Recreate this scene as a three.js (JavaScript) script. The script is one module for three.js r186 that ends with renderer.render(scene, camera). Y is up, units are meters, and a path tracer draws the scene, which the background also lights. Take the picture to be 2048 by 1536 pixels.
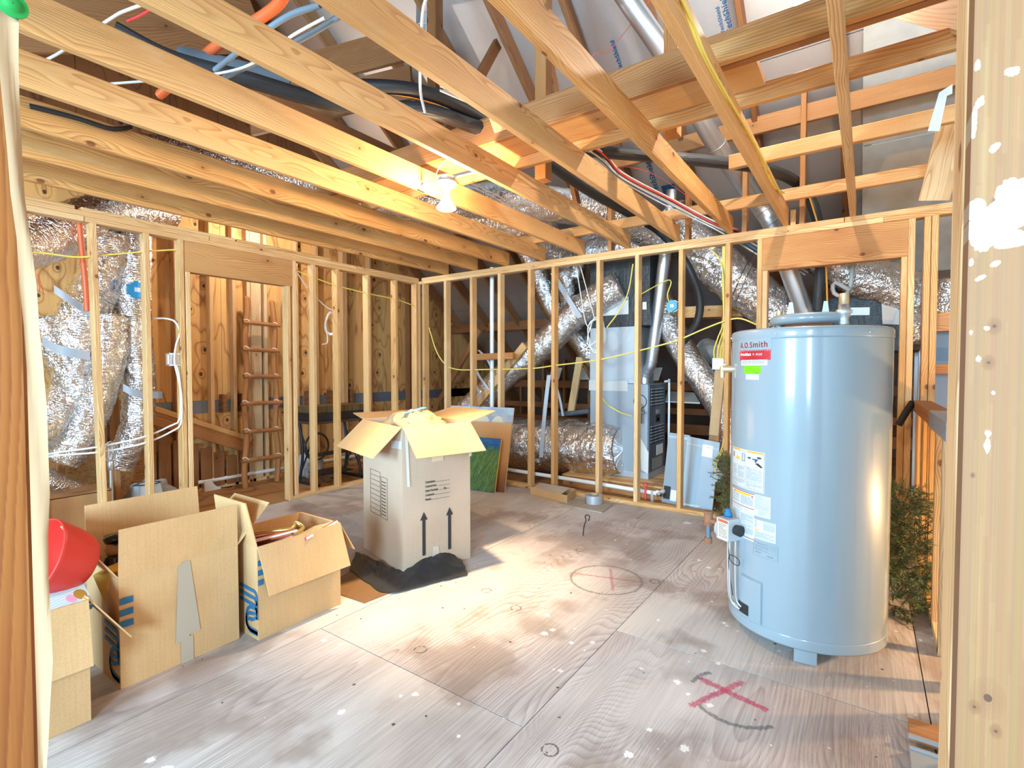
import * as THREE from 'three';
import { mergeGeometries } from 'three/addons/utils/BufferGeometryUtils.js';
import { RoundedBoxGeometry } from 'three/addons/geometries/RoundedBoxGeometry.js';
import { TextGeometry } from 'three/addons/geometries/TextGeometry.js';
import { FontLoader } from 'three/addons/loaders/FontLoader.js';
import { ImprovedNoise } from 'three/addons/math/ImprovedNoise.js';
import { RectAreaLightUniformsLib } from 'three/addons/lights/RectAreaLightUniformsLib.js';

// ---------------------------------------------------------------- camera, light, exposure
RectAreaLightUniformsLib.init();
const scene = new THREE.Scene();
scene.background = new THREE.Color(0x0b0c0e);
const camera = new THREE.PerspectiveCamera(2 * Math.atan(768 / 1013) * 180 / Math.PI, 2048 / 1536, 0.02, 60);
camera.position.set(0, 1.3, 0);
camera.rotation.order = 'YXZ';
camera.rotation.set(-1.7 * Math.PI / 180, 35 * Math.PI / 180, 0);
scene.add(camera);
const renderer = new THREE.WebGLRenderer({ antialias: true });
renderer.toneMapping = THREE.LinearToneMapping;
renderer.toneMappingExposure = 0.42;
renderer.shadowMap.enabled = true;

const AMBER = new THREE.Color().setRGB(1, 0.6, 0.27), WARM = new THREE.Color().setRGB(1, 0.74, 0.44), DAY = new THREE.Color().setRGB(0.45, 0.75, 1.0), WHITE = new THREE.Color().setRGB(1, 0.9, 0.78);
function rectLight(w, h, nits, color, pos, look) {
  const l = new THREE.RectAreaLight(color, nits, w, h);
  l.position.set(...pos); l.lookAt(...look); scene.add(l); return l;
}
// daylight from two unseen windows behind the camera, lighting the room
rectLight(1.5, 1.5, 155, DAY, [-2.15, 1.7, 3.33], [-2.15, 1.65, 0]);
rectLight(1.24, 1.5, 245, DAY, [1.0, 1.7, 3.33], [0.9, 1.65, 0]);

// ---------------------------------------------------------------- helpers
let seed = 1234567;
const rnd = () => { seed = (Math.imul(seed, 1664525) + 1013904223) >>> 0; return seed / 4294967296; };
const rr = (a, b) => a + (b - a) * rnd();
const V = (a) => new THREE.Vector3(a[0], a[1], a[2]);
const perlin = new ImprovedNoise();
const used = {};
function numbered(n) { const k = used[n] = (used[n] ?? -1) + 1; return k ? n + '_' + String(k).padStart(3, '0') : n; }
function shade(o) { o.castShadow = true; o.receiveShadow = true; return o; }
function group(name, label, category, extra = {}, pos = [0, 0, 0]) {
  const g = new THREE.Group(); g.name = numbered(name); g.position.set(...pos);
  g.userData = { label, category, ...extra }; scene.add(g); return g;
}
const ST = { kind: 'structure' };
function mesh(name, geo, mat, parent) { const m = shade(new THREE.Mesh(geo, mat)); m.name = parent ? name : numbered(name); (parent || scene).add(m); return m; }
function thing(name, geo, mat, label, category, extra = {}) { const m = mesh(name, geo, mat); m.userData = { label, category, ...extra }; return m; }
function sub(a, b) { return [a[0] - b[0], a[1] - b[1], a[2] - b[2]]; }
function add(a, b, k = 1) { return [a[0] + b[0] * k, a[1] + b[1] * k, a[2] + b[2] * k]; }
function mix(a, b, t) { return [a[0] + (b[0] - a[0]) * t, a[1] + (b[1] - a[1]) * t, a[2] + (b[2] - a[2]) * t]; }

// ---------------------------------------------------------------- noise and textures
const PERM = new Float32Array(65536); for (let i = 0; i < 65536; i++) PERM[i] = rnd();
function vn(x, y) {
  const xi = Math.floor(x), yi = Math.floor(y); let fx = x - xi, fy = y - yi;
  fx = fx * fx * (3 - 2 * fx); fy = fy * fy * (3 - 2 * fy);
  const h = (a, b) => PERM[((a & 255) << 8) | ((b * 57 + a * 13) & 255)];
  const a = h(xi, yi), b = h(xi + 1, yi), c = h(xi, yi + 1), d = h(xi + 1, yi + 1);
  return a + (b - a) * fx + (c - a) * fy + (a - b - c + d) * fx * fy;
}
function fbm(x, y, n = 4) { let s = 0, a = 0.5, t = 0; for (let i = 0; i < n; i++) { s += a * vn(x, y); t += a; a *= 0.5; x = x * 2.03 + 17.1; y = y * 2.03 + 5.7; } return s / t; }
const clamp = (x, a = 0, b = 1) => Math.min(b, Math.max(a, x));
const sm = (a, b, x) => { const t = clamp((x - a) / (b - a)); return t * t * (3 - 2 * t); };
function dataTex(w, h, fn, srgb = true) {
  const d = new Uint8Array(w * h * 4), c = [0, 0, 0];
  for (let j = 0; j < h; j++) for (let i = 0; i < w; i++) { fn(i, j, c); const k = (j * w + i) * 4; d[k] = clamp(c[0], 0, 255); d[k + 1] = clamp(c[1], 0, 255); d[k + 2] = clamp(c[2], 0, 255); d[k + 3] = 255; }
  const t = new THREE.DataTexture(d, w, h, THREE.RGBAFormat); t.wrapS = t.wrapT = THREE.RepeatWrapping; t.magFilter = THREE.LinearFilter; t.minFilter = THREE.LinearMipmapLinearFilter; t.generateMipmaps = true;
  if (srgb) t.colorSpace = THREE.SRGBColorSpace; t.needsUpdate = true; return t;
}
function rep(t, x, y) { const c = t.clone(); c.repeat.set(x, y); c.needsUpdate = true; return c; }
// sawn pine, 2.4 m along u, 0.6 m along v; knots bend the grain
function pineTexture(s, light, dark, knotsN) {
  const W = 1536, Hh = 512, knots = [];
  for (let i = 0; i < knotsN; i++) knots.push([rr(0, 2.4), rr(0, 0.6), rr(0.006, 0.016)]);
  return dataTex(W, Hh, (i, j, c) => {
    const u = i / W * 2.4, v = j / Hh * 0.6;
    let bend = 0, kn = 0, halo = 0;
    for (const [ku, kv, kr] of knots) {
      let du = Math.abs(u - ku); du = Math.min(du, 2.4 - du); let dv = v - kv; if (dv > 0.3) dv -= 0.6; if (dv < -0.3) dv += 0.6;
      const q = Math.sqrt(du * du * 0.35 + dv * dv), e = Math.exp(-q * q / (kr * kr * 14));
      bend += Math.sign(dv || 1) * e * kr * 1.6; kn = Math.max(kn, 1 - sm(kr * 0.6, kr * 1.15, Math.sqrt(du * du * 0.5 + dv * dv))); halo = Math.max(halo, e);
    }
    const um = Math.abs(u - 1.2);
    const wav = (fbm(um / 0.7 + s, v * 7 + s * 3, 3) - 0.5) * 0.11;
    const x = (v + wav - bend) * (62 + 26 * fbm(v * 9 + s, 3.3, 2));
    let ring = x - Math.floor(x); ring = Math.pow(ring, 2.2) * (1 - sm(0.9, 1, ring));
    const fine = fbm(um * 14, v * 520, 2) - 0.5, big = fbm(um * 1.6 + s * 7, v * 11, 3) - 0.5;
    let k = ring * (0.42 + 0.5 * fbm(um * 2 + s, v * 20, 2)) + fine * 0.26 + big * 0.55;
    k = clamp(k + halo * 0.25);
    for (let q = 0; q < 3; q++) c[q] = light[q] + (dark[q] - light[q]) * k;
    if (kn > 0) { const kk = kn * (0.55 + 0.3 * vn(u * 300, v * 300)); c[0] += (96 - c[0]) * kk; c[1] += (52 - c[1]) * kk; c[2] += (28 - c[2]) * kk; }
    // faint dust and plaster scuffs
    const scuff = sm(0.66, 0.8, fbm(um * 3 + 40 + s, v * 14 + 9, 4)) * 0.3; for (let q = 0; q < 3; q++) c[q] += ([222, 208, 190][q] - c[q]) * scuff;
  });
}
const TP = [pineTexture(1.3, [222, 184, 134], [158, 104, 58], 5), pineTexture(5.9, [216, 174, 118], [146, 90, 46], 7), pineTexture(9.4, [226, 192, 146], [170, 120, 72], 4)];
// rotary-cut plywood, 1.2 m x 2.4 m
function plyTexture(s, light, dark, nk) {
  const W = 768, Hh = 1536, kn = [];
  for (let i = 0; i < nk; i++) kn.push([rr(0, 1.2), rr(0, 2.4), rr(0.01, 0.022)]);
  return dataTex(W, Hh, (i, j, c) => {
    const u = i / W * 1.2, v = j / Hh * 2.4; let k0 = 0, ring = 0;
    for (const [a, b, r] of kn) { const q = Math.hypot(u - a, (v - b) * 0.75); k0 = Math.max(k0, 1 - sm(r * 0.7, r, q)); ring += Math.exp(-q * q / (r * r * 9)); }
    const f = fbm(u * 3 + s, v * 0.7 + s, 3) * 7 + fbm(u * 9 + s, v * 3, 2) * 1.2 + ring * 1.6;
    let t = f - Math.floor(f); t = Math.pow(Math.abs(t - 0.5) * 2, 6);
    const k = clamp(t * 0.65 + (fbm(u * 60, v * 4, 2) - 0.5) * 0.35 + (fbm(u * 2 + 9, v * 2, 2) - 0.5) * 0.4 + ring * 0.12);
    for (let q = 0; q < 3; q++) c[q] = light[q] + (dark[q] - light[q]) * k;
    for (let q = 0; q < 3; q++) c[q] += ([62, 40, 28][q] - c[q]) * k0 * 0.85;
  });
}
const TPLY = plyTexture(2.2, [214, 164, 100], [132, 82, 42], 16);
const TOSB = dataTex(512, 512, (i, j, c) => { const a = vn(i / 9, j / 30), b = vn(i / 34 + 40, j / 8 + 9), k = Math.max(a, b); const g = fbm(i / 6, j / 6, 2); c[0] = 120 + k * 70 + g * 20; c[1] = 82 + k * 56 + g * 18; c[2] = 46 + k * 36 + g * 12; });
const TFOILB = dataTex(512, 512, (i, j, c) => { const p = (x, y, q) => Math.abs(vn(x, y) - 0.5) * 2; const a = 1 - p(i / 26, j / 64, 1), b = 1 - p(i / 11 + 30, j / 20 + 8, 2), d = vn(i / 4, j / 5); const k = Math.pow(a, 3) * 0.5 + Math.pow(b, 3) * 0.35 + d * 0.12; c[0] = c[1] = c[2] = k * 255; }, false);
const TGRAIN = dataTex(256, 256, (i, j, c) => { const k = rnd() * 0.5 + fbm(i / 8, j / 8, 3) * 0.5; c[0] = c[1] = c[2] = k * 255; }, false);
const TCARD = dataTex(512, 512, (i, j, c) => { const k = (fbm(i / 3, j / 60, 2) - 0.5) * 6 + (rnd() - 0.5) * 14 + (fbm(i / 120, j / 120, 3) - 0.5) * 26 + (i % 8 < 1 ? -3 : 0); c[0] = 205 + k; c[1] = 163 + k; c[2] = 114 + k; });
const TCARDG = dataTex(512, 512, (i, j, c) => { const k = (fbm(i / 3, j / 60, 2) - 0.5) * 5 + (rnd() - 0.5) * 12 + (fbm(i / 120, j / 120, 3) - 0.5) * 16 + (i % 8 < 1 ? -3 : 0); c[0] = 192 + k; c[1] = 166 + k; c[2] = 142 + k; });  // greyer card for the tall carton sides, cool daylight taken into the colour
const TDUST = dataTex(512, 512, (i, j, c) => { const k = fbm(i / 40, j / 40, 4), g = rnd() * 0.1; const v = 205 + (k - 0.5) * 26 + g * 40; c[0] = v; c[1] = v * 0.985; c[2] = v * 0.96; });

const std = (o) => new THREE.MeshStandardMaterial({ roughness: 0.8, ...o });
const lin = (r, g, b) => new THREE.Color().setRGB(r, g, b);
function woodSet(tint, rough = 0.72) { return TP.map((t) => std({ map: t, color: tint, roughness: rough, bumpMap: t, bumpScale: 0.0012 })); }
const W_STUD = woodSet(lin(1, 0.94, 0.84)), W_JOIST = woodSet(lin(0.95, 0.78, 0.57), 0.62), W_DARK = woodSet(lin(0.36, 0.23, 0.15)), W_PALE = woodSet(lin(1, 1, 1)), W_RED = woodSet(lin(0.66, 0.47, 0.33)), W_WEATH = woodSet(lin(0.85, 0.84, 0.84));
const W_HEAD = woodSet(lin(0.72, 0.54, 0.36));
const pick = (a) => a[Math.floor(rnd() * a.length)];
const M = {
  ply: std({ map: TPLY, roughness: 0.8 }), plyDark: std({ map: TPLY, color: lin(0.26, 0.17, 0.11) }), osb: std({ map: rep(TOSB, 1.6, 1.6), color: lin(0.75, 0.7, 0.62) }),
  foil: std({ color: lin(0.86, 0.87, 0.88), metalness: 1, roughness: 0.2, bumpMap: rep(TFOILB, 3, 3), bumpScale: 0.007 }),
  foilWarm: std({ color: lin(0.84, 0.8, 0.76), metalness: 1, roughness: 0.2, bumpMap: rep(TFOILB, 3, 3), bumpScale: 0.007 }),
  foilDust: std({ color: lin(0.6, 0.58, 0.54), metalness: 0.55, roughness: 0.5, bumpMap: rep(TFOILB, 3, 3), bumpScale: 0.004 }),
  deck: std({ color: lin(0.66, 0.64, 0.63), metalness: 0.85, roughness: 0.42, bumpMap: rep(TGRAIN, 6, 6), bumpScale: 0.0012 }),
  galv: std({ color: lin(0.66, 0.69, 0.72), metalness: 0.9, roughness: 0.34, bumpMap: rep(TGRAIN, 3, 3), bumpScale: 0.0006 }),
  zinc: std({ color: lin(0.72, 0.75, 0.78), metalness: 0.9, roughness: 0.3 }),
  tape: std({ color: lin(0.5, 0.52, 0.56), metalness: 0.5, roughness: 0.45 }),
  grey: std({ color: lin(0.30, 0.34, 0.38), metalness: 0.2, roughness: 0.5 }), greyDark: std({ color: lin(0.13, 0.15, 0.18), metalness: 0.2, roughness: 0.5 }), greyPale: std({ color: lin(0.42, 0.46, 0.5), metalness: 0.3, roughness: 0.45 }),
  black: std({ color: lin(0.016, 0.017, 0.019), roughness: 0.55 }), blackWrap: std({ color: lin(0.03, 0.033, 0.036), roughness: 0.5, bumpMap: TFOILB, bumpScale: 0.004 }),
  white: std({ color: lin(0.78, 0.78, 0.76), roughness: 0.5 }), pvc: std({ color: lin(0.8, 0.81, 0.8), roughness: 0.35 }), mastic: std({ color: lin(0.62, 0.62, 0.6), roughness: 0.85, bumpMap: TGRAIN, bumpScale: 0.004 }),
  yellow: std({ color: lin(0.78, 0.62, 0.13), roughness: 0.45 }), cream: std({ color: lin(0.78, 0.72, 0.6), roughness: 0.5 }), blueWire: std({ color: lin(0.05, 0.25, 0.55), roughness: 0.45 }), redWire: std({ color: lin(0.75, 0.06, 0.06), roughness: 0.5 }),
  orange: std({ color: lin(0.72, 0.13, 0.035), roughness: 0.45 }), blueBox: std({ color: lin(0.03, 0.32, 0.62), roughness: 0.45 }),
  drywall: std({ map: TDUST, color: lin(0.78, 0.76, 0.72), roughness: 0.92 }), plaster: std({ color: lin(0.85, 0.85, 0.83), roughness: 0.9 }),
  card: std({ map: TCARD, color: lin(0.92, 0.92, 0.92), roughness: 0.85 }), cardPale: std({ map: TCARD, color: lin(1.02, 1.02, 1.02), roughness: 0.85 }), cardGrey: std({ map: TCARDG, roughness: 0.82 }), cardIn: std({ map: TCARD, color: lin(0.82, 0.8, 0.78), roughness: 0.88 }),
  blueInk: std({ color: lin(0.02, 0.13, 0.27), roughness: 0.7 }), blackInk: std({ color: lin(0.03, 0.028, 0.028), roughness: 0.8 }), printBlue: std({ color: lin(0.012, 0.09, 0.22), roughness: 0.6 }),
  copper: std({ color: lin(0.55, 0.28, 0.15), metalness: 0.6, roughness: 0.5 }), brass: std({ color: lin(0.62, 0.47, 0.28), metalness: 0.7, roughness: 0.45 }), rust: std({ color: lin(0.33, 0.14, 0.07), roughness: 0.8, bumpMap: TGRAIN, bumpScale: 0.002 }),
};

// a sawn board from a to b; w is its width along wdir, t its thickness; edges eased; uv in metres
const geoCache = {};
function boardGeo(L, w, t) {
  const key = [L, w, t].map((x) => x.toFixed(3)).join() + '/' + Math.floor(rnd() * 4);
  if (geoCache[key]) return geoCache[key];
  const c = 0.0035, y = w / 2, z = t / 2, h = L / 2;
  const P = [[y, -z + c], [y, z - c], [y - c, z], [-y + c, z], [-y, z - c], [-y, -z + c], [-y + c, -z], [y - c, -z]];
  const pos = [], uv = [], idx = [], u0 = rnd() * 2.4, v0 = rnd() * Math.max(0, 0.6 - 2 * (w + t)); let vv = v0;
  for (let i = 0; i < 8; i++) {
    const a = P[i], b = P[(i + 1) % 8], d = Math.hypot(a[0] - b[0], a[1] - b[1]), n = pos.length / 3;
    pos.push(-h, a[0], a[1], h, a[0], a[1], h, b[0], b[1], -h, b[0], b[1]);
    uv.push(u0 / 2.4, vv / 0.6, (u0 + L) / 2.4, vv / 0.6, (u0 + L) / 2.4, (vv + d) / 0.6, u0 / 2.4, (vv + d) / 0.6); vv += d;
    idx.push(n, n + 2, n + 1, n, n + 3, n + 2);
  }
  for (const s of [-1, 1]) {
    const n = pos.length / 3;
    for (const p of P) { pos.push(s * h, p[0], p[1]); uv.push((u0 + p[1] * 0.2) / 2.4, (v0 + p[0]) / 0.6); }
    for (let i = 1; i < 7; i++) s > 0 ? idx.push(n, n + i, n + i + 1) : idx.push(n, n + i + 1, n + i);
  }
  // faces were wound for a left-handed profile order; make them point outward
  const g = new THREE.BufferGeometry();
  g.setAttribute('position', new THREE.Float32BufferAttribute(pos, 3)); g.setAttribute('uv', new THREE.Float32BufferAttribute(uv, 2)); g.setIndex(idx);
  g.computeVertexNormals();
  const nrm = g.attributes.normal, ps = g.attributes.position; // outward check on the first face
  if (nrm.getY(0) * ps.getY(0) < 0) { const ix = g.index.array; for (let i = 0; i < ix.length; i += 3) { const q = ix[i + 1]; ix[i + 1] = ix[i + 2]; ix[i + 2] = q; } g.computeVertexNormals(); }
  return (geoCache[key] = g);
}
function board(parent, name, a, b, w, t, wdir, mats, label) {
  const A = V(a), B = V(b), x = B.clone().sub(A), L = x.length(); x.normalize();
  const y = V(wdir); y.addScaledVector(x, -y.dot(x)).normalize(); const z = x.clone().cross(y);
  const m = mesh(name, boardGeo(L, w, t), Array.isArray(mats) ? pick(mats) : mats, parent);
  m.matrix.makeBasis(x, y, z).setPosition(A.add(B).multiplyScalar(0.5)); m.matrix.decompose(m.position, m.quaternion, m.scale);
  if (label) m.userData.label = label;
  return m;
}
const XA = [1, 0, 0], YA = [0, 1, 0], ZA = [0, 0, 1];
function boxUV(g, s = 1) { // uv in metres by face direction
  g = g.index ? g.toNonIndexed() : g; g.computeVertexNormals(); const p = g.attributes.position, n = g.attributes.normal, uv = new Float32Array(p.count * 2);
  for (let i = 0; i < p.count; i++) { const ax = Math.abs(n.getX(i)), ay = Math.abs(n.getY(i)), az = Math.abs(n.getZ(i)); let u, v; if (ay >= ax && ay >= az) { u = p.getX(i); v = p.getZ(i); } else if (ax >= az) { u = p.getZ(i); v = p.getY(i); } else { u = p.getX(i); v = p.getY(i); } uv[i * 2] = u * s; uv[i * 2 + 1] = v * s; }
  g.setAttribute('uv', new THREE.BufferAttribute(uv, 2)); return g;
}
function bx(x0, x1, y0, y1, z0, z1, r = 0) {
  const w = x1 - x0, h = y1 - y0, d = z1 - z0; const g = r ? new RoundedBoxGeometry(w, h, d, 2, r) : new THREE.BoxGeometry(w, h, d);
  g.translate((x0 + x1) / 2, (y0 + y1) / 2, (z0 + z1) / 2); return g;
}
function merged(list) { return mergeGeometries(list.map((g) => { const q = g.index ? g.toNonIndexed() : g.clone(); for (const k of Object.keys(q.attributes)) if (!['position', 'normal', 'uv'].includes(k)) q.deleteAttribute(k); return q; })); }
function sheet(c, t) { // plate of thickness t behind the quad c (4 corners, counter-clockwise as seen from its face)
  const n = V(sub(c[1], c[0])).cross(V(sub(c[3], c[0]))).normalize(); const pos = [], uv = [], idx = []; const e = V(sub(c[1], c[0])).normalize(), f = n.clone().cross(e);
  const pts = [...c, ...c.map((p) => add(p, [n.x, n.y, n.z], -t))];
  const quad = (q, U, Vv) => { const k = pos.length / 3; for (const i of q) { pos.push(...pts[i]); const d = V(sub(pts[i], c[0])); uv.push(d.dot(U), d.dot(Vv)); } idx.push(k, k + 1, k + 2, k, k + 2, k + 3); };
  quad([0, 1, 2, 3], e, f); quad([5, 4, 7, 6], e, f); quad([1, 0, 4, 5], e, n); quad([2, 1, 5, 6], f, n); quad([3, 2, 6, 7], e, n); quad([0, 3, 7, 4], f, n);
  const g = new THREE.BufferGeometry(); g.setAttribute('position', new THREE.Float32BufferAttribute(pos, 3)); g.setAttribute('uv', new THREE.Float32BufferAttribute(uv, 2)); g.setIndex(idx); g.computeVertexNormals(); return g;
}
function curve(pts, tension = 0.5) { return new THREE.CatmullRomCurve3(pts.map(V), false, 'catmullrom', tension); }
function tubeGeo(pts, r, seg, rad = 8) { const c = curve(pts); return new THREE.TubeGeometry(c, seg || Math.max(8, Math.round(c.getLength() / 0.03)), r, rad, false); }
function capGeo(p, d, r) { const g = new THREE.CircleGeometry(r, 12); g.lookAt(V(d)); g.translate(...p); return g; }
function cable(name, pts, r, mat, label, category, extra) { return thing(name, tubeGeo(pts, r, Math.min(160, Math.max(10, Math.round(curve(pts).getLength() / 0.035))), 7), mat, label, category, extra); }
// flexible foil duct: crumpled skin along a curve, both ends closed
function ductGeo(pts, r, o = {}) {
  const c = curve(pts), L = c.getLength(), ns = Math.max(12, Math.round(L / (o.step || 0.022))), nr = o.nr || 40, fr = c.computeFrenetFrames(ns, false);
  const pos = [], uv = [], idx = [], amp = o.amp ?? 0.05, sd = o.seed ?? rnd() * 50;
  const taper = o.taper || (() => 1);
  for (let i = 0; i <= ns; i++) {
    const t = i / ns, p = c.getPointAt(t), s = t * L;
    for (let j = 0; j <= nr; j++) {
      const a = (j % nr) / nr * Math.PI * 2, ca = Math.cos(a), sa = Math.sin(a);
      const rg = (k, q) => 1 - 2 * Math.abs(perlin.noise(ca * k * r * 3 + sd, sa * k * r * 3, s * q + sd));
      const rib = o.rib ? Math.sin(s / o.rib * Math.PI * 2 + perlin.noise(a, s * 3, sd) * 2) * 0.018 : 0;
      const d = 1 + amp * (1.0 * rg(4, 9) + 0.8 * rg(9, 26) + 0.35 * rg(22, 50) - 1.1) + amp * 1.2 * perlin.noise(ca * 1.3 + sd, sa * 1.3, s * 2.2) + rib;
      const R = r * d * taper(t);
      const n = fr.normals[i], b = fr.binormals[i];
      pos.push(p.x + R * (ca * n.x + sa * b.x), p.y + R * (ca * n.y + sa * b.y), p.z + R * (ca * n.z + sa * b.z)); uv.push(s, j / nr * 2 * Math.PI * r);
    }
  }
  const w = nr + 1;
  for (let i = 0; i < ns; i++) for (let j = 0; j < nr; j++) { const a = i * w + j; idx.push(a, a + w, a + 1, a + 1, a + w, a + w + 1); }
  for (const [i, f] of [[0, 0], [ns, 1]]) { const k = pos.length / 3, p = c.getPointAt(i / ns); pos.push(p.x, p.y, p.z); uv.push(0, 0); for (let j = 0; j < nr; j++) f ? idx.push(k, i * w + j, i * w + j + 1) : idx.push(k, i * w + j + 1, i * w + j); }
  const g = new THREE.BufferGeometry(); g.setAttribute('position', new THREE.Float32BufferAttribute(pos, 3)); g.setAttribute('uv', new THREE.Float32BufferAttribute(uv, 2)); g.setIndex(idx); g.computeVertexNormals();
  return g;
}
function duct(name, pts, r, label, o = {}) { return thing(name, ductGeo(pts, r, o), o.mat || M.foil, label, 'duct', o.extra || { group: 'foil flex ducts' }); }
function lathe(profile, n = 48) { return new THREE.LatheGeometry(profile.map((p) => new THREE.Vector2(p[0], p[1])), n); }
const FONT = await new FontLoader().loadAsync('fonts/droid/droid_sans_bold.typeface.json');
const FONTR = await new FontLoader().loadAsync('fonts/droid/droid_sans_regular.typeface.json');
// flat lettering: o is the left end of the baseline, d the reading direction, u the letters' up
function lettering(parent, s, size, o, d, u, mat, font = FONT, name = 'lettering', squeeze = 1) {
  const g = new TextGeometry(s, { font, size, depth: 0.0008, curveSegments: 3 }); const x = V(d).normalize(), y = V(u); y.addScaledVector(x, -y.dot(x)).normalize(); const z = x.clone().cross(y);
  g.scale(squeeze, 1, 1); g.applyMatrix4(new THREE.Matrix4().makeBasis(x, y, z).setPosition(V(o))); return mesh(name, g, mat, parent);
}
function canvasTex(w, h, draw) { const c = document.createElement('canvas'); c.width = w; c.height = h; draw(c.getContext('2d'), w, h); const t = new THREE.CanvasTexture(c); t.colorSpace = THREE.SRGBColorSpace; t.anisotropy = 8; return t; }

// ---------------------------------------------------------------- floor: plywood sheets with open joints
const FX0 = -4.75, FX1 = 0.45, FZ0 = -4.75, FZ1 = 0.65;
const sheetsList = [[-4.66, -3.44, [-4.75, -3.3, -0.86, 0.65]], [-3.44, -2.22, [-4.75, -2.5, -0.1, 0.65]], [-2.22, -1.0, [-4.75, -3.94, -1.5, 0.65]], [-1.0, 0.215, [-4.75, -2.33, 0.65]], [0.215, 0.36, [-4.75, -2.33, -0.4, 0.65]]];
function segD(x, z, a, b) { const dx = b[0] - a[0], dz = b[1] - a[1], t = clamp(((x - a[0]) * dx + (z - a[1]) * dz) / (dx * dx + dz * dz)); return Math.hypot(x - a[0] - t * dx, z - a[1] - t * dz); }
const specks = []; for (let i = 0; i < 420; i++) { const x = rr(-2.2, 0.3), z = rr(-3.6, 0); if (rnd() < 0.25 + 0.6 * sm(-2, -0.6, x)) specks.push([x, z, Math.pow(rnd(), 4) * 0.016 + 0.0018, rnd()]); }
const crumbs = []; for (let i = 0; i < 160; i++) crumbs.push([rr(-4, 0.3), rr(-4.5, -0.2), rr(0.002, 0.006)]);
const speckGrid = {}; for (const s of specks) { const k = Math.floor(s[0] * 10) + ',' + Math.floor(s[1] * 10); for (let a = -1; a < 2; a++) for (let b = -1; b < 2; b++) { const q = (Math.floor(s[0] * 10) + a) + ',' + (Math.floor(s[1] * 10) + b); (speckGrid[q] = speckGrid[q] || []).push(s); } }
const crumbGrid = {}; for (const s of crumbs) for (let a = -1; a < 2; a++) for (let b = -1; b < 2; b++) { const q = (Math.floor(s[0] * 10) + a) + ',' + (Math.floor(s[1] * 10) + b); (crumbGrid[q] = crumbGrid[q] || []).push(s); }
const plugs = [[-1.807, 0, -2.319], [-1.541, 0, -2.239], [-1.673, 0, -1.649], [-1.666, 0, -3.231], [-1.04, 0, -3.01], [-0.864, 0, -1.46]];
const FW = 2048, FH = 2048;
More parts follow.
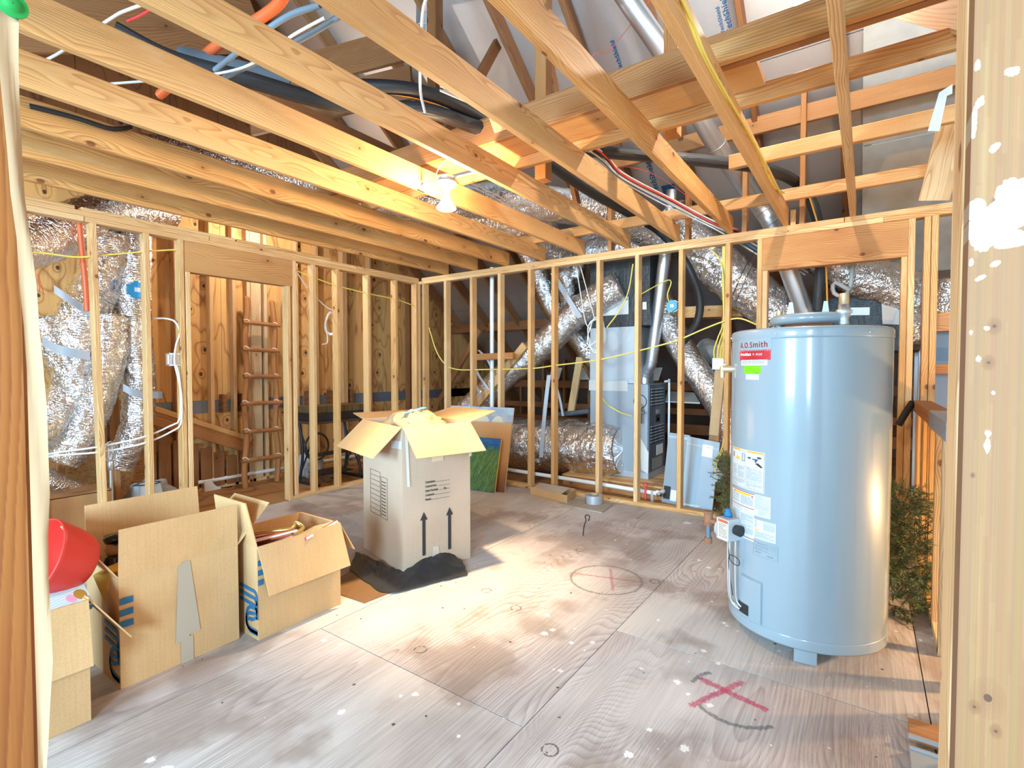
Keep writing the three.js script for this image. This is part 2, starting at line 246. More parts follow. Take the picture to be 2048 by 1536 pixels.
const TFLOOR = dataTex(FW, FH, (i, j, c) => {
  const x = FX0 + (i + 0.5) / FW * (FX1 - FX0), z = FZ1 + (j + 0.5) / FH * (FZ0 - FZ1);
  let col = 0, row = 0; for (let k = 0; k < sheetsList.length; k++) if (x >= sheetsList[k][0]) { col = k; row = 0; for (const q of sheetsList[k][2]) if (z > q) row++; }
  const s = col * 7.3 + row * 3.9;
  const dense = 12 + 16 * vn(s, 3.1);
  const f = fbm(x * 2.4 + s, z * 0.5 + s * 2, 3) * dense * 2.1 + fbm(x * 9 + s, z * 2.6 + 4, 2) * 1.1 + x * 44;
  let t = f - Math.floor(f); t = Math.pow(t, 2.4) * (1 - sm(0.92, 1, t));
  const fine = fbm(x * 260, z * 5, 2) - 0.5, big = fbm(x * 1.1 + s, z * 1.1, 3), mid = fbm(x * 5 + 9, z * 3.2 + s, 4);
  let k = clamp(t * 0.42 * sm(0.25, 0.65, fbm(x * 1.6 + s * 3, z * 1.2, 3)) + fine * 0.44 + (big - 0.5) * 0.6 + (mid - 0.5) * 0.5 + 0.16);
  const L = row % 2 ? [202, 193, 186] : [197, 187, 182], D = [124, 107, 104];
  for (let q = 0; q < 3; q++) c[q] = L[q] + (D[q] - L[q]) * k;
  const worn = sm(0.46, 0.7, fbm(x * 1.5 + 30, z * 1.5, 4)) * 0.5; for (let q = 0; q < 3; q++) c[q] += ([196, 188, 184][q] - c[q]) * worn;   // foot-worn plaster dust
  const grime = sm(0.56, 0.74, fbm(x * 3 + 70, z * 3 + 8, 5)) * 0.4; for (let q = 0; q < 3; q++) c[q] += ([118, 98, 86][q] - c[q]) * grime;
  const key = Math.floor(x * 10) + ',' + Math.floor(z * 10);
  for (const p of speckGrid[key] || []) { const d = Math.hypot(x - p[0], z - p[1]) + (vn(x * 240, z * 240) - 0.5) * p[2] * 0.9; if (d < p[2]) { const m = 0.55 + 0.45 * p[3]; for (let q = 0; q < 3; q++) c[q] += ([242, 238, 234][q] - c[q]) * m; } }
  for (const p of crumbGrid[key] || []) { const d = Math.hypot(x - p[0], z - p[1]) + (vn(x * 300, z * 300) - 0.5) * 0.006; if (d < p[2]) for (let q = 0; q < 3; q++) c[q] *= 0.35; }
  for (const p of plugs) { const d = Math.hypot(x - p[0], z - p[2]); if (Math.abs(d - 0.028) < 0.0028 && vn(x * 90, z * 90) > 0.35) for (let q = 0; q < 3; q++) c[q] *= 0.5; }
  // sprayed red cross, grey marker rings
  const spray = (d, w, col3, a) => { const m = (1 - sm(w * 0.45, w, d + (vn(x * 130, z * 130) - 0.5) * w * 0.8)) * a * (0.55 + 0.45 * vn(x * 210, z * 60)); if (m > 0) for (let q = 0; q < 3; q++) c[q] += (col3[q] - c[q]) * m; };
  if (Math.hypot(x + 0.42, z + 2.1) < 0.45) {
    spray(segD(x, z, [-0.545, -2.165], [-0.3, -2.11]), 0.019, [170, 60, 84], 0.85); spray(segD(x, z, [-0.53, -1.975], [-0.405, -2.235]), 0.017, [170, 60, 84], 0.8);
    const dr = Math.hypot(x + 0.4, z + 2.12), an = Math.atan2(z + 2.12, x + 0.4); if ((an > 0.6 && an < 2.3) || an < -2.4) spray(Math.abs(dr - 0.17), 0.012, [86, 84, 84], 0.75);
  }
  if (Math.hypot(x + 1.3, z + 2.87) < 0.4) {
    const dr = Math.hypot(x + 1.3, (z + 2.87)); spray(Math.abs(dr - 0.215), 0.011, [104, 98, 96], 0.7);
    spray(segD(x, z, [-1.5, -2.84], [-1.08, -2.96]), 0.011, [160, 74, 80], 0.55); spray(segD(x, z, [-1.34, -3.03], [-1.2, -2.75]), 0.012, [160, 74, 80], 0.5);
  }
});
const TFLOORB = dataTex(512, 512, (i, j, c) => { const k = fbm(i / 2, j / 60, 2) * 0.7 + fbm(i / 60, j / 60, 3) * 0.3; c[0] = c[1] = c[2] = k * 255; }, false);
const floorMat = std({ map: TFLOOR, roughness: 0.66, bumpMap: rep(TFLOORB, 3, 3), bumpScale: 0.0012 });
const floor = group('floor', 'worn plywood subfloor with paint specks, a red cross and dusty sheet joints', 'floor', ST);
function floorSheet(x0, x1, z0, z1, mat, name = 'plywood_sheet', y = 0) {
  const g = 0.0022, geo = bx(x0 + g, x1 - g, -0.018 + y, y, z0 + g, z1 - g); const p = geo.attributes.position, uv = geo.attributes.uv;
  for (let i = 0; i < p.count; i++) uv.setXY(i, (p.getX(i) - FX0) / (FX1 - FX0), (p.getZ(i) - FZ1) / (FZ0 - FZ1));
  return mesh(name, geo, mat, floor);
}
for (const [x0, x1, zs] of sheetsList) for (let k = 0; k + 1 < zs.length; k++) floorSheet(x0, x1, zs[k], zs[k + 1], floorMat);
for (const [x0, x1, z0, z1] of [[-6.9, -4.66, -4.75, -2.4], [-6.9, -4.66, -2.4, 0.65], [-6.9, -4.45, -7.2, -4.75], [-4.45, -2.0, -7.2, -4.75], [-2.0, 0.45, -7.2, -4.75], [0.45, 2.4, -7.2, -4.75], [-6.9, -2.0, -9.7, -7.2], [-2.0, 2.4, -9.7, -7.2]]) floorSheet(x0, x1, z0, z1, std({ map: TPLY, color: lin(0.55, 0.47, 0.4), roughness: 0.85 }), 'attic_sheet');
mesh('subfloor', bx(-7, 0.36, -0.3, -0.02, -9.8, 3.5), M.plyDark, floor);
mesh('subfloor', bx(0.36, 2.5, -0.3, -0.02, -9.8, -4.6), M.plyDark, floor);
mesh('hall_floor', bx(-7, 0.36, -0.02, 0, 0.66, 3.5), std({ map: TDUST, color: lin(0.55, 0.45, 0.36) }), floor);
mesh('hall_floor', bx(0.36, 2.5, -0.3, 0, -0.95, 3.5), std({ map: TDUST, color: lin(0.55, 0.45, 0.36) }), floor);

// ---------------------------------------------------------------- wall_left (open studs, x = -4.65) and wall_back (z = -4.59)
const wallL = group('wall_left', 'open stud wall with a doorway through which the ladder shows', 'wall', ST);
const XW = -4.65, ZW = -4.59, TOPY = 2.366, D2 = 0.089, T2 = 0.038;
const studL = (z, y0 = T2, y1 = TOPY, lean = 0) => board(wallL, 'stud', [XW - D2 / 2, y0, z], [XW - D2 / 2, y1, z + lean], D2, T2, XA, W_STUD);
studL(-1.335, T2, TOPY, 0.03); studL(-1.64); studL(-0.93); studL(-0.5);
studL(-1.885); studL(-1.93, 0, 2.11); board(wallL, 'header', [XW - D2 / 2, 2.238, -1.907], [XW - D2 / 2, 2.238, -2.873], 0.256, D2 - 0.004, YA, W_HEAD);
studL(-2.83, 0, 2.11); studL(-2.893); studL(-3.11); studL(-3.398); studL(-3.805); studL(-4.22); studL(-4.56); studL(-4.605);
board(wallL, 'bottom_plate', [XW - D2 / 2, T2 / 2, 0.6], [XW - D2 / 2, T2 / 2, -1.91], D2, T2, XA, W_STUD);
board(wallL, 'bottom_plate', [XW - D2 / 2, T2 / 2, -2.85], [XW - D2 / 2, T2 / 2, -4.68], D2, T2, XA, W_STUD);
for (const [y, z0, z1] of [[TOPY + 0.019, 0.6, -1.25], [TOPY + 0.019, -1.255, -4.68], [TOPY + 0.057, 0.6, -2.1], [TOPY + 0.057, -2.105, -4.59], [TOPY + 0.089, 0.6, -1.2], [TOPY + 0.089, -1.24, -2.32], [TOPY + 0.089, -2.34, -3.3]])
  board(wallL, 'top_plate', [XW - D2 / 2, y, z0], [XW - D2 / 2, y, z1], D2, y > TOPY + 0.08 ? 0.025 : T2, XA, W_STUD);
const wallB = group('wall_back', 'open stud wall in front of the furnace, with a header over its doorway', 'wall', ST);
const studB = (x, y0 = T2, y1 = TOPY) => board(wallB, 'stud', [x, y0, ZW - D2 / 2], [x, y1, ZW - D2 / 2], D2, T2, ZA, W_STUD);
for (const x of [-4.58, -4.21, -3.8, -3.395, -2.99, -2.695, -2.182, -1.785, -1.377, -0.982, -0.735, 0.247, 0.333, 0.374, 0.75]) studB(x);
studB(-0.695, 0, 2.1); studB(0.207, 0, 2.1);
board(wallB, 'header', [-0.715, 2.233, ZW - D2 / 2], [0.227, 2.233, ZW - D2 / 2], 0.264, D2 - 0.004, YA, W_HEAD);
board(wallB, 'bottom_plate', [-4.6, T2 / 2, ZW - D2 / 2], [-0.72, T2 / 2, ZW - D2 / 2], D2, T2, ZA, W_STUD);
board(wallB, 'bottom_plate', [0.2, T2 / 2, ZW - D2 / 2], [2.2, T2 / 2, ZW - D2 / 2], D2, T2, ZA, W_STUD);
board(wallB, 'top_plate', [-4.65, TOPY + 0.019, ZW - D2 / 2], [0.08, TOPY + 0.019, ZW - D2 / 2], D2, T2, ZA, W_STUD);
board(wallB, 'top_plate', [0.082, TOPY + 0.019, ZW - D2 / 2], [2.2, TOPY + 0.019, ZW - D2 / 2], D2, T2, ZA, W_STUD);
board(wallB, 'top_plate', [-4.6, TOPY + 0.057, ZW - D2 / 2], [-0.16, TOPY + 0.057, ZW - D2 / 2], D2, T2, ZA, W_STUD);
board(wallB, 'top_plate', [-0.155, TOPY + 0.057, ZW - D2 / 2], [2.2, TOPY + 0.057, ZW - D2 / 2], D2, T2, ZA, W_STUD);
board(wallB, 'blocking', [-3.84, 1.44, ZW - 0.10], [-3.26, 1.45, ZW - 0.10], 0.075, T2, YA, W_RED);

// ---------------------------------------------------------------- wall_right: low stairwell guard of bare studs
const wallR = group('wall_right', 'low guard wall of bare studs with a capped top beside the stairwell', 'wall', ST);
for (const z of [-2.98, -3.27, -3.55, -3.66, -3.95, -4.06, -4.36, -4.5]) board(wallR, 'stud', [0.285 + D2 / 2, 0, z], [0.285 + D2 / 2, 1.0, z], D2, T2, XA, z > -3.1 ? W_WEATH : W_STUD);
board(wallR, 'bottom_plate', [0.285 + D2 / 2, T2 / 2, -2.96], [0.285 + D2 / 2, T2 / 2, -4.58], D2, T2, XA, W_STUD).position.y -= 0.0;
board(wallR, 'cap', [0.275 + 0.05, 1.019, -2.7], [0.275 + 0.05, 1.019, -4.58], 0.1, T2, XA, W_RED); board(wallR, 'cap', [0.275 + 0.05, 1.058, -2.7], [0.275 + 0.05, 1.058, -4.58], 0.1, T2, XA, W_RED);
for (const [z, x] of [[-2.71, 0.285], [-2.5, 0.297], [-2.2, 0.29]]) board(wallR, 'post', [x + 0.02 + D2 / 2, -0.3, z], [x + 0.02 + D2 / 2, 1.0, z], D2, T2, XA, W_PALE);
// bare pieces of framing on the stair side
for (const z of [-3.75, -4.15]) board(wallR, 'stud', [0.62, -1.2, z], [0.62, 0.95, z], D2, T2, ZA, W_STUD);

// ---------------------------------------------------------------- wall_front: rough opening the camera looks through
const wallF = group('wall_front', 'pale jamb stud with white plaster smears at the doorway edge', 'wall', ST);
const TSMEAR = canvasTex(384, 2048, (g, w, h) => {   // knots and plaster smears of the jamb, base darkened to offset strong light
  g.fillStyle = '#785433'; g.fillRect(0, 0, w, h);
  for (let i = 0; i < 700; i++) { const x = rnd() * w; g.fillStyle = `rgba(${110 + rnd() * 60},${66 + rnd() * 50},${30 + rnd() * 30},${rnd() * 0.09})`; g.fillRect(x, 0, rnd() * 5 + 1, h); }
  for (let i = 0; i < 300; i++) { g.fillStyle = `rgba(190,150,100,${rnd() * 0.08})`; g.fillRect(rnd() * w, rnd() * h, rnd() * 14, rnd() * 500); }
  const at = (u, v) => [(u - 1930) * 0.95, 694 + (v - 440) * 1.12];
  const knot = (u, v, r) => { const [x, y] = at(u, v); for (let k = 9; k > 0; k--) { g.strokeStyle = `rgba(92,52,24,${0.12 + (9 - k) * 0.03})`; g.lineWidth = 3; g.beginPath(); g.ellipse(x, y, r * k / 5, r * k / 4.2, 0, 0, 7); g.stroke(); } g.fillStyle = '#4c2a14'; g.beginPath(); g.ellipse(x, y, r * 0.45, r * 0.4, 0, 0, 7); g.fill(); };
  knot(2005, 1398, 22); knot(1974, 1424, 8); knot(2026, 1461, 8); knot(1996, 650, 9); knot(1985, 722, 8); knot(1990, 403, 5); knot(1955, 950, 3);
  g.fillStyle = 'rgba(180,174,164,0.95)';
  const blob = (u, v, rx, ry, tilt = 0) => { const [x, y] = at(u, v); g.beginPath(); for (let a = 0; a < 6.29; a += 0.05) { const q = 0.7 + 0.34 * vn(u + Math.cos(a) * 1.4 + 7, v + Math.sin(a) * 1.4) + 0.22 * (vn(u + Math.cos(a) * 6, v + Math.sin(a) * 6) - 0.5), dx = Math.cos(a) * rx * q, dy = Math.sin(a) * ry * q; g.lineTo(x + dx * Math.cos(tilt) - dy * Math.sin(tilt), y + dx * Math.sin(tilt) + dy * Math.cos(tilt)); } g.fill(); };
  blob(2000, 440, 78, 52, -0.5); blob(2040, 410, 60, 60); blob(1965, 465, 40, 46); blob(1950, 420, 26, 30); blob(2020, 480, 60, 24); blob(1936, 240, 8, 40); blob(1948, 205, 10, 16, 0.5); blob(1985, 300, 16, 10, -0.6); blob(1994, 527, 13, 8, -0.4); blob(1961, 553, 14, 6, -0.3); blob(1979, 654, 8, 6); blob(1942, 661, 5, 6); blob(1961, 714, 7, 8); blob(1998, 782, 5, 5); blob(1988, 864, 8, 9); blob(1987, 888, 8, 18); blob(1940, 130, 8, 14); blob(2020, 160, 20, 12); blob(1938, 520, 6, 10);
});
const jambMat = std({ map: TSMEAR, roughness: 0.7 }); TSMEAR.wrapS = TSMEAR.wrapT = THREE.RepeatWrapping;
{ const g = bx(0.0895, 0.37, -0.3, 2.9, -0.79, -0.75, 0); const p = g.attributes.position, uv = g.attributes.uv; for (let i = 0; i < p.count; i++) uv.setXY(i, (p.getX(i) - 0.0895) / 0.14, (p.getY(i) - 0.8) / 1.0); mesh('jamb_stud', g, jambMat, wallF); }
board(wallF, 'stud', [0.0885 + 0.06, -0.3, -0.835], [0.0885 + 0.06, 2.9, -0.835], 0.12, 0.086, XA, W_PALE);
board(wallF, 'stud', [0.094 + 0.07, -0.3, -0.898], [0.094 + 0.07, 2.9, -0.898], 0.14, 0.036, XA, W_PALE);
board(wallF, 'stud', [0.0955 + 0.07, -0.3, -0.938], [0.0955 + 0.07, 2.9, -0.938], 0.14, 0.038, XA, W_PALE);
board(wallF, 'stud', [0.5, -0.3, -0.84], [0.5, 2.9, -0.84], 0.17, 0.089, XA, W_PALE);
const post = board(wallF, 'post', [-0.745, 0, -0.06], [-0.745, 2.6, -0.06], 0.16, 0.09, ZA, woodSet(lin(0.5, 0.26, 0.1)));
{ // builder's paper stapled to the post, torn along its lower edge and curling past the stud
  const pos = [], idx = [], uv = [], N = 60; const left = [[2.6, 0.1], [1.86, 0.1], [1.79, -0.118], [1.74, -0.12], [1.62, -0.124], [1.5, -0.129], [1.42, -0.134], [1.3, -0.1385], [0.0, -0.1395]];
  const right = [[2.6, -0.148], [1.9, -0.145], [1.72, -0.1405], [1.6, -0.139], [1.5, -0.1405], [1.36, -0.147], [1.24, -0.152], [1.17, -0.153], [1.1, -0.15], [1.0, -0.1505], [0.92, -0.146], [0.82, -0.1415], [0.7, -0.144], [0.45, -0.146], [0.0, -0.149]];
  const at = (L, y) => { for (let i = 0; i + 1 < L.length; i++) if (y <= L[i][0] && y >= L[i + 1][0]) { const t = (L[i][0] - y) / (L[i][0] - L[i + 1][0]); return L[i][1] + (L[i + 1][1] - L[i][1]) * (t * t * (3 - 2 * t)); } return L[L.length - 1][1]; };
  for (let i = 0; i <= N; i++) { const y = 2.6 * (1 - i / N), a = at(left, y), b = at(right, y); for (let j = 0; j <= 4; j++) { const z = a + (b - a) * j / 4; pos.push(-0.697 + 0.004 * Math.sin(y * 17 + j) * (j / 4) + 0.01 * Math.max(0, -0.14 - z) / 0.02, y, z); uv.push(z, y); } }
  for (let i = 0; i < N; i++) for (let j = 0; j < 4; j++) { const a = i * 5 + j; idx.push(a, a + 5, a + 1, a + 1, a + 5, a + 6); }
  const g = new THREE.BufferGeometry(); g.setAttribute('position', new THREE.Float32BufferAttribute(pos, 3)); g.setAttribute('uv', new THREE.Float32BufferAttribute(uv, 2)); g.setIndex(idx); g.computeVertexNormals();
  const m = mesh('torn_paper', g, std({ color: lin(0.46, 0.3, 0.17), roughness: 0.9, side: THREE.DoubleSide }), wallF); m.userData.label = 'cream builder paper with a torn edge';
  const cap = lathe([[0.001, 0.004], [0.006, 0.0035], [0.007, 0.001], [0.0125, 0.0012], [0.0128, 0]], 28); cap.rotateZ(-Math.PI / 2); cap.translate(-0.692, [-0.692, 1.657, -0.134][1], [-0.692, 1.657, -0.134][2]);
  mesh('cap_nail', cap, std({ color: lin(0.01, 0.3, 0.06), roughness: 0.4 }), wallF).userData.label = 'green plastic cap nail';
}

// ---------------------------------------------------------------- ceiling joists, straps and strongback
const ceiling = group('ceiling', 'bare ceiling joists with straps and a strongback laid across them', 'ceiling', ST);
const JY = 2.44, JH = 0.145, JX = [-0.105, -0.55, -0.965, -1.41, -1.875, -2.36, -2.82, -3.29, -3.74, -4.19];
for (const x of JX) board(ceiling, 'joist', [x, JY + JH / 2, x > -0.3 ? -4.66 : -4.62], [x, JY + JH / 2, 0.4], JH, T2, YA, x > -0.3 ? W_PALE : W_JOIST);
const SY = JY + JH;
for (const [z, x0, x1, y] of [[-2.29, -0.62, 1.6, SY], [-2.73, -3.4, 1.6, SY], [-3.52, -0.75, 1.6, SY], [-4.42, -3.0, 1.6, SY]]) board(ceiling, 'strap', [x0, y + 0.045, z], [x1, y + 0.045, z], 0.089, T2, YA, W_JOIST);
board(ceiling, 'strongback', [-3.6, SY + 0.085, -2.575], [-0.42, SY + 0.085, -2.575], 0.27, T2, ZA, W_JOIST);
board(ceiling, 'strongback', [-3.6, SY + 0.145, -2.455], [1.4, SY + 0.145, -2.455], 0.16, T2, YA, W_RED);
board(ceiling, 'block', [-1.79, SY + 0.1, -2.47], [-1.79, SY + 0.24, -2.36], 0.089, T2, XA, W_STUD);
// ---------------------------------------------------------------- roof: rafters under foil-faced sheathing, purlin, ridge
const roof = group('roof', 'sloping rafters under dull foil faced roof sheathing with printed sheets', 'roof', ST);
const roofY = (z) => 3.55 + 0.75 * (z + 4.65), RN = V([0, -1, 0.75]).normalize();   // inner normal, facing down and towards the room
const RIDGE = -2.5, sl = V([0, -0.75, -1]).normalize();
for (let x = -6.9; x < 2.6; x += 1.2) for (let k = 0; k < 4; k++) {
  const z0 = RIDGE - k * 1.94, z1 = Math.max(-9.9, z0 - 1.935), x1 = Math.min(2.5, x + 1.196);
  const a = [x, roofY(z0), z0], b = [x1, roofY(z0), z0], c = [x1, roofY(z1), z1], d = [x, roofY(z1), z1];
  mesh('foil_sheet', sheet([d, c, b, a], 0.012), M.deck, roof);
}
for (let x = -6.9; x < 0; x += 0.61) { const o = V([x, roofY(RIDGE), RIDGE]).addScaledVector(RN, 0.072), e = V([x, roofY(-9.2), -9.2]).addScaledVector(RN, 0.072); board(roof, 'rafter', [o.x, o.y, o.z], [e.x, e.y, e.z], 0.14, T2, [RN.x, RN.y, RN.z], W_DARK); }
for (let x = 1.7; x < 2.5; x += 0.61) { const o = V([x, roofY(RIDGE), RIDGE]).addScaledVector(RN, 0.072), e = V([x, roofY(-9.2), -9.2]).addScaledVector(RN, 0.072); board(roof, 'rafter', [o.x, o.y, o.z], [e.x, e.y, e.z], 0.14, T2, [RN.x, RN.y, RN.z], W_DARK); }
// front slope and ridge board
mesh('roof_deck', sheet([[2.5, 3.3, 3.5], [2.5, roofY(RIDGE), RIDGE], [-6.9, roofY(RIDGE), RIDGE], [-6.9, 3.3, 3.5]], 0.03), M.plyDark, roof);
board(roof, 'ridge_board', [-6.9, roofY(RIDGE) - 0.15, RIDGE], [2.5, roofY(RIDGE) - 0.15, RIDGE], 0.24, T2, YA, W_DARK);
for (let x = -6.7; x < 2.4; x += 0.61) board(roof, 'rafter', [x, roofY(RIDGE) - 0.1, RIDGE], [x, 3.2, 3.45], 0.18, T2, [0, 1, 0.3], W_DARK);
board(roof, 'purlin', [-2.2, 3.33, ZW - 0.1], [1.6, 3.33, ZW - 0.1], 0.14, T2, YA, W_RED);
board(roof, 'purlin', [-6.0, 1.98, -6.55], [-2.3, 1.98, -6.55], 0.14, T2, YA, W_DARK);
board(roof, 'purlin', [-1.7, 1.98, -6.4], [1.8, 1.98, -6.4], 0.16, T2, YA, W_RED);
// drywall screwed to the slope over the stairwell
mesh('drywall_panel', sheet([[-0.06, roofY(-3.7) - 0.02, -3.7], [-0.06, roofY(-5.15) - 0.02, -5.15], [1.9, roofY(-5.15) - 0.02, -5.15], [1.9, roofY(-3.7) - 0.02, -3.7]].reverse(), 0.016), M.drywall, roof);
mesh('drywall_panel', sheet([[-0.06, roofY(-5.16) - 0.02, -5.16], [-0.06, roofY(-6.35) - 0.02, -6.35], [1.9, roofY(-6.35) - 0.02, -6.35], [1.9, roofY(-5.16) - 0.02, -5.16]].reverse(), 0.016), M.drywall, roof);
mesh('joint_compound', sheet([[0.0, roofY(-5.05) - 0.026, -5.05], [0.0, roofY(-5.26) - 0.026, -5.26], [1.5, roofY(-5.28) - 0.026, -5.28], [1.5, roofY(-5.08) - 0.026, -5.08]].reverse(), 0.004), M.plaster, roof);
// short cripples standing on the back wall between joists
for (const x of [-2.07, -1.33, -0.86, -0.44]) board(roof, 'cripple', [x, TOPY + 0.076, ZW - 0.06], [x, x > -0.5 ? 3.55 : 3.0, ZW - 0.06], D2, T2, ZA, W_RED);
board(roof, 'cripple', [-0.5, TOPY + 0.076, ZW - 0.05], [-0.5, 2.56, ZW - 0.05], D2, T2, ZA, W_JOIST);

// collar ties, posts and braces over the joists
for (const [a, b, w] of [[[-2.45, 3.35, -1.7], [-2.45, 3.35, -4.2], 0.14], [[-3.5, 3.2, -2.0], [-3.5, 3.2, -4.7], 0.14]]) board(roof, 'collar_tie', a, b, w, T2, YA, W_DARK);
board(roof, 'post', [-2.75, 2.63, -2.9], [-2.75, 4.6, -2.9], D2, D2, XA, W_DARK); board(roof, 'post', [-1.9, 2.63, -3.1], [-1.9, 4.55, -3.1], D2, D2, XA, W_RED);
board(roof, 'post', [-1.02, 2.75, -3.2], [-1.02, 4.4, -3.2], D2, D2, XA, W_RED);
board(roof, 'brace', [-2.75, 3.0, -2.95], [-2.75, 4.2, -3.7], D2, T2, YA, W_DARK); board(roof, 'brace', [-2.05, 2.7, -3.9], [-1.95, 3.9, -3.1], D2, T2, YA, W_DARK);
// dark stacked framing of the other wing, seen through the joists
for (const [y, z] of [[3.05, -0.2], [3.32, -0.2], [3.6, -0.2], [3.88, -0.2]]) board(roof, 'framing_board', [-4.3, y, z], [-4.3, y + 1.05, z - 2.1], 0.255, T2, YA, W_DARK);
for (const [y, z] of [[3.4, -2.3], [3.7, -2.3]]) board(roof, 'framing_board', [-4.3, y, z], [-2.9, y + 0.1, z - 0.5], 0.255, T2, YA, W_DARK);
// printing on the foil
for (const [o, e, sz] of [[[-1.767, 3.884, -4.205], [-1.767, 4.014, -4.031], 0.1], [[-0.882, 3.883, -4.206], [-0.894, 4.024, -4.018], 0.1], [[-1.792, 3.13, -5.21], [-1.781, 3.313, -4.965], 0.09], [[-0.938, 3.891, -4.196], [-0.946, 3.987, -4.067], 0.09]]) {
  const d = sub(e, o), L = Math.hypot(...d), u = RN.clone().cross(V(d)).normalize();
  lettering(roof, 'TechShield', L / 6.1, add(o, [RN.x, RN.y, RN.z], 0.004), d, [u.x, u.y, u.z], M.printBlue, FONT, 'lettering', 1).scale.setScalar(1);
}
{ const o = [-1.754, 3.168, -5.159], u = sl; mesh('printed_square', sheet([add(o, [0, 0, 0]), add(o, [0.13, 0, 0]), add(o, [0.13, sl.y * 0.13, sl.z * 0.13]), add(o, [0, sl.y * 0.13, sl.z * 0.13])].map((p) => add(p, [RN.x, RN.y, RN.z], 0.004)).reverse(), 0.001), M.printBlue, roof); }

// ---------------------------------------------------------------- gable: plywood wall seen through the left wall's studs and doorway
const gable = group('wall_gable', 'knotty plywood gable wall behind the leaning ladder', 'wall', ST);
const GX = -5.86;
for (const [z0, z1] of [[3.5, 0.9], [0.9, -0.32], [-0.32, -1.54], [-1.54, -2.76], [-2.76, -3.98], [-3.98, -5.2], [-5.2, -6.42], [-6.42, -9.8]]) for (const [y0, ym] of [[0.96, 3.4], [3.405, 5.1]]) {
  const y1 = Math.min(ym, z0 < -2 ? roofY(z0) : 9); if (y1 < y0 + 0.1) continue;
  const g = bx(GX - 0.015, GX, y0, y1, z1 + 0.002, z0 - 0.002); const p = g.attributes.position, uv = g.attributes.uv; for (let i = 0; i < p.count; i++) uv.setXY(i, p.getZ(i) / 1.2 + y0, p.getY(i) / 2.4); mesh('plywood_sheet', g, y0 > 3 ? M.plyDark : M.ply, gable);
}
for (const [z0, z1] of [[3.5, 0.9], [0.9, -0.32], [-0.32, -1.54], [-1.54, -2.76], [-2.76, -3.98], [-3.98, -5.2], [-5.2, -9.8]]) { const g = bx(GX - 0.015, GX, 0, 0.82, z1 + 0.002, z0 - 0.002); const p = g.attributes.position, uv = g.attributes.uv; for (let i = 0; i < p.count; i++) uv.setXY(i, p.getZ(i) / 1.2 + 0.4, p.getY(i) / 2.4); mesh('plywood_sheet', g, M.ply, gable); }
mesh('metal_band', bx(GX - 0.02, GX - 0.004, 0.8, 0.98, -6.4, 0.9), std({ color: lin(0.22, 0.25, 0.3), metalness: 0.5, roughness: 0.5 }), gable);
for (const z of [-1.62, -2.05, -2.28, -2.62]) board(gable, 'stud', [GX + 0.046, 0, z], [GX + 0.046, 3.3, z], D2, T2, XA, z === -2.28 ? W_RED : W_STUD);
for (const z of [-2.86, -3.02, -3.06, -3.22, -3.62, -3.9, -4.3, -4.34, -4.75]) board(gable, 'stud', [GX + 0.046, 0, z], [GX + 0.046, 3.3, z], D2, T2, XA, W_WEATH);
board(gable, 'stud', [GX + 0.05, 0.04, -3.1], [GX + 0.05, 3.3, -3.1], 0.1, 0.12, XA, W_WEATH);
board(gable, 'bottom_plate', [GX + 0.046, T2 / 2, -0.4], [GX + 0.046, T2 / 2, -4.6], D2, T2, XA, W_STUD);
for (const z of [-2.74, -2.94, -3.5, -3.78, -4.1, -4.42]) { const g = merged([bx(GX, GX + 0.1, 0.82, 0.94, z - 0.019, z + 0.019), bx(GX, GX + 0.1, 0.94, 1.02, z - 0.019, z + 0.019).translate(0, 0, 0)]); mesh('bracket_block', boxUV(g, 1 / 2.4), W_DARK[1], gable); }
board(gable, 'brace', [GX + 0.12, 1.05, -1.55], [GX + 0.12, 0.42, -3.0], 0.16, T2, [0, 1, 0.4], W_RED); board(gable, 'brace', [GX + 0.13, 1.13, -1.55], [GX + 0.13, 0.5, -3.0], 0.05, T2, [0, 1, 0.4], W_STUD);
for (let z = -1.5; z > -2.95; z -= 0.13) board(gable, 'skirt_board', [GX + 0.09, 0.03, z], [GX + 0.09, 0.95 + (z + 1.6) * 0.44 - 0.08, z], 0.11, 0.02, ZA, W_DARK);
mesh('strand_board', bx(GX + 0.1, GX + 0.112, 0.0, 0.55, -2.0, -1.2), M.osb, gable);

// ---------------------------------------------------------------- remaining shell: outer walls, stairwell, unseen hall with its daylight windows
const shell = group('wall_outer', 'plain outer walls around the attic and the stairwell', 'wall', ST);
mesh('outer_panel', bx(-7, 2.55, -0.3, 1.2, -9.95, -9.8), M.plyDark, shell); mesh('outer_panel', bx(2.45, 2.6, -2.2, 5.5, -9.9, 3.5), M.drywall, shell); mesh('outer_panel', bx(-7.1, -6.95, -0.3, 5.5, -9.9, 3.5), M.plyDark, shell);
mesh('stair_wall', bx(1.9, 1.96, -2.2, 2.4, -4.6, -0.9), M.drywall, shell); mesh('stair_floor', bx(0.3, 2.5, -2.3, -2.2, -4.7, -0.8), M.drywall, shell); mesh('stair_wall', bx(0.36, 2.45, -2.2, -0.02, -4.68, -4.62), M.drywall, shell); mesh('stair_wall', bx(0.36, 0.4, -2.2, -0.31, -4.6, -0.95), M.drywall, shell);
const hall = group('wall_hall', 'unseen finished white wall around the daylight windows behind the camera', 'wall', ST);
mesh('wall_panel', bx(-7, -2.9, 0, 3.5, 3.4, 3.5), M.drywall, hall); mesh('wall_panel', bx(-1.4, 0.38, 0, 3.5, 3.4, 3.5), M.drywall, hall); mesh('wall_panel', bx(1.62, 2.5, 0, 3.5, 3.4, 3.5), M.drywall, hall);
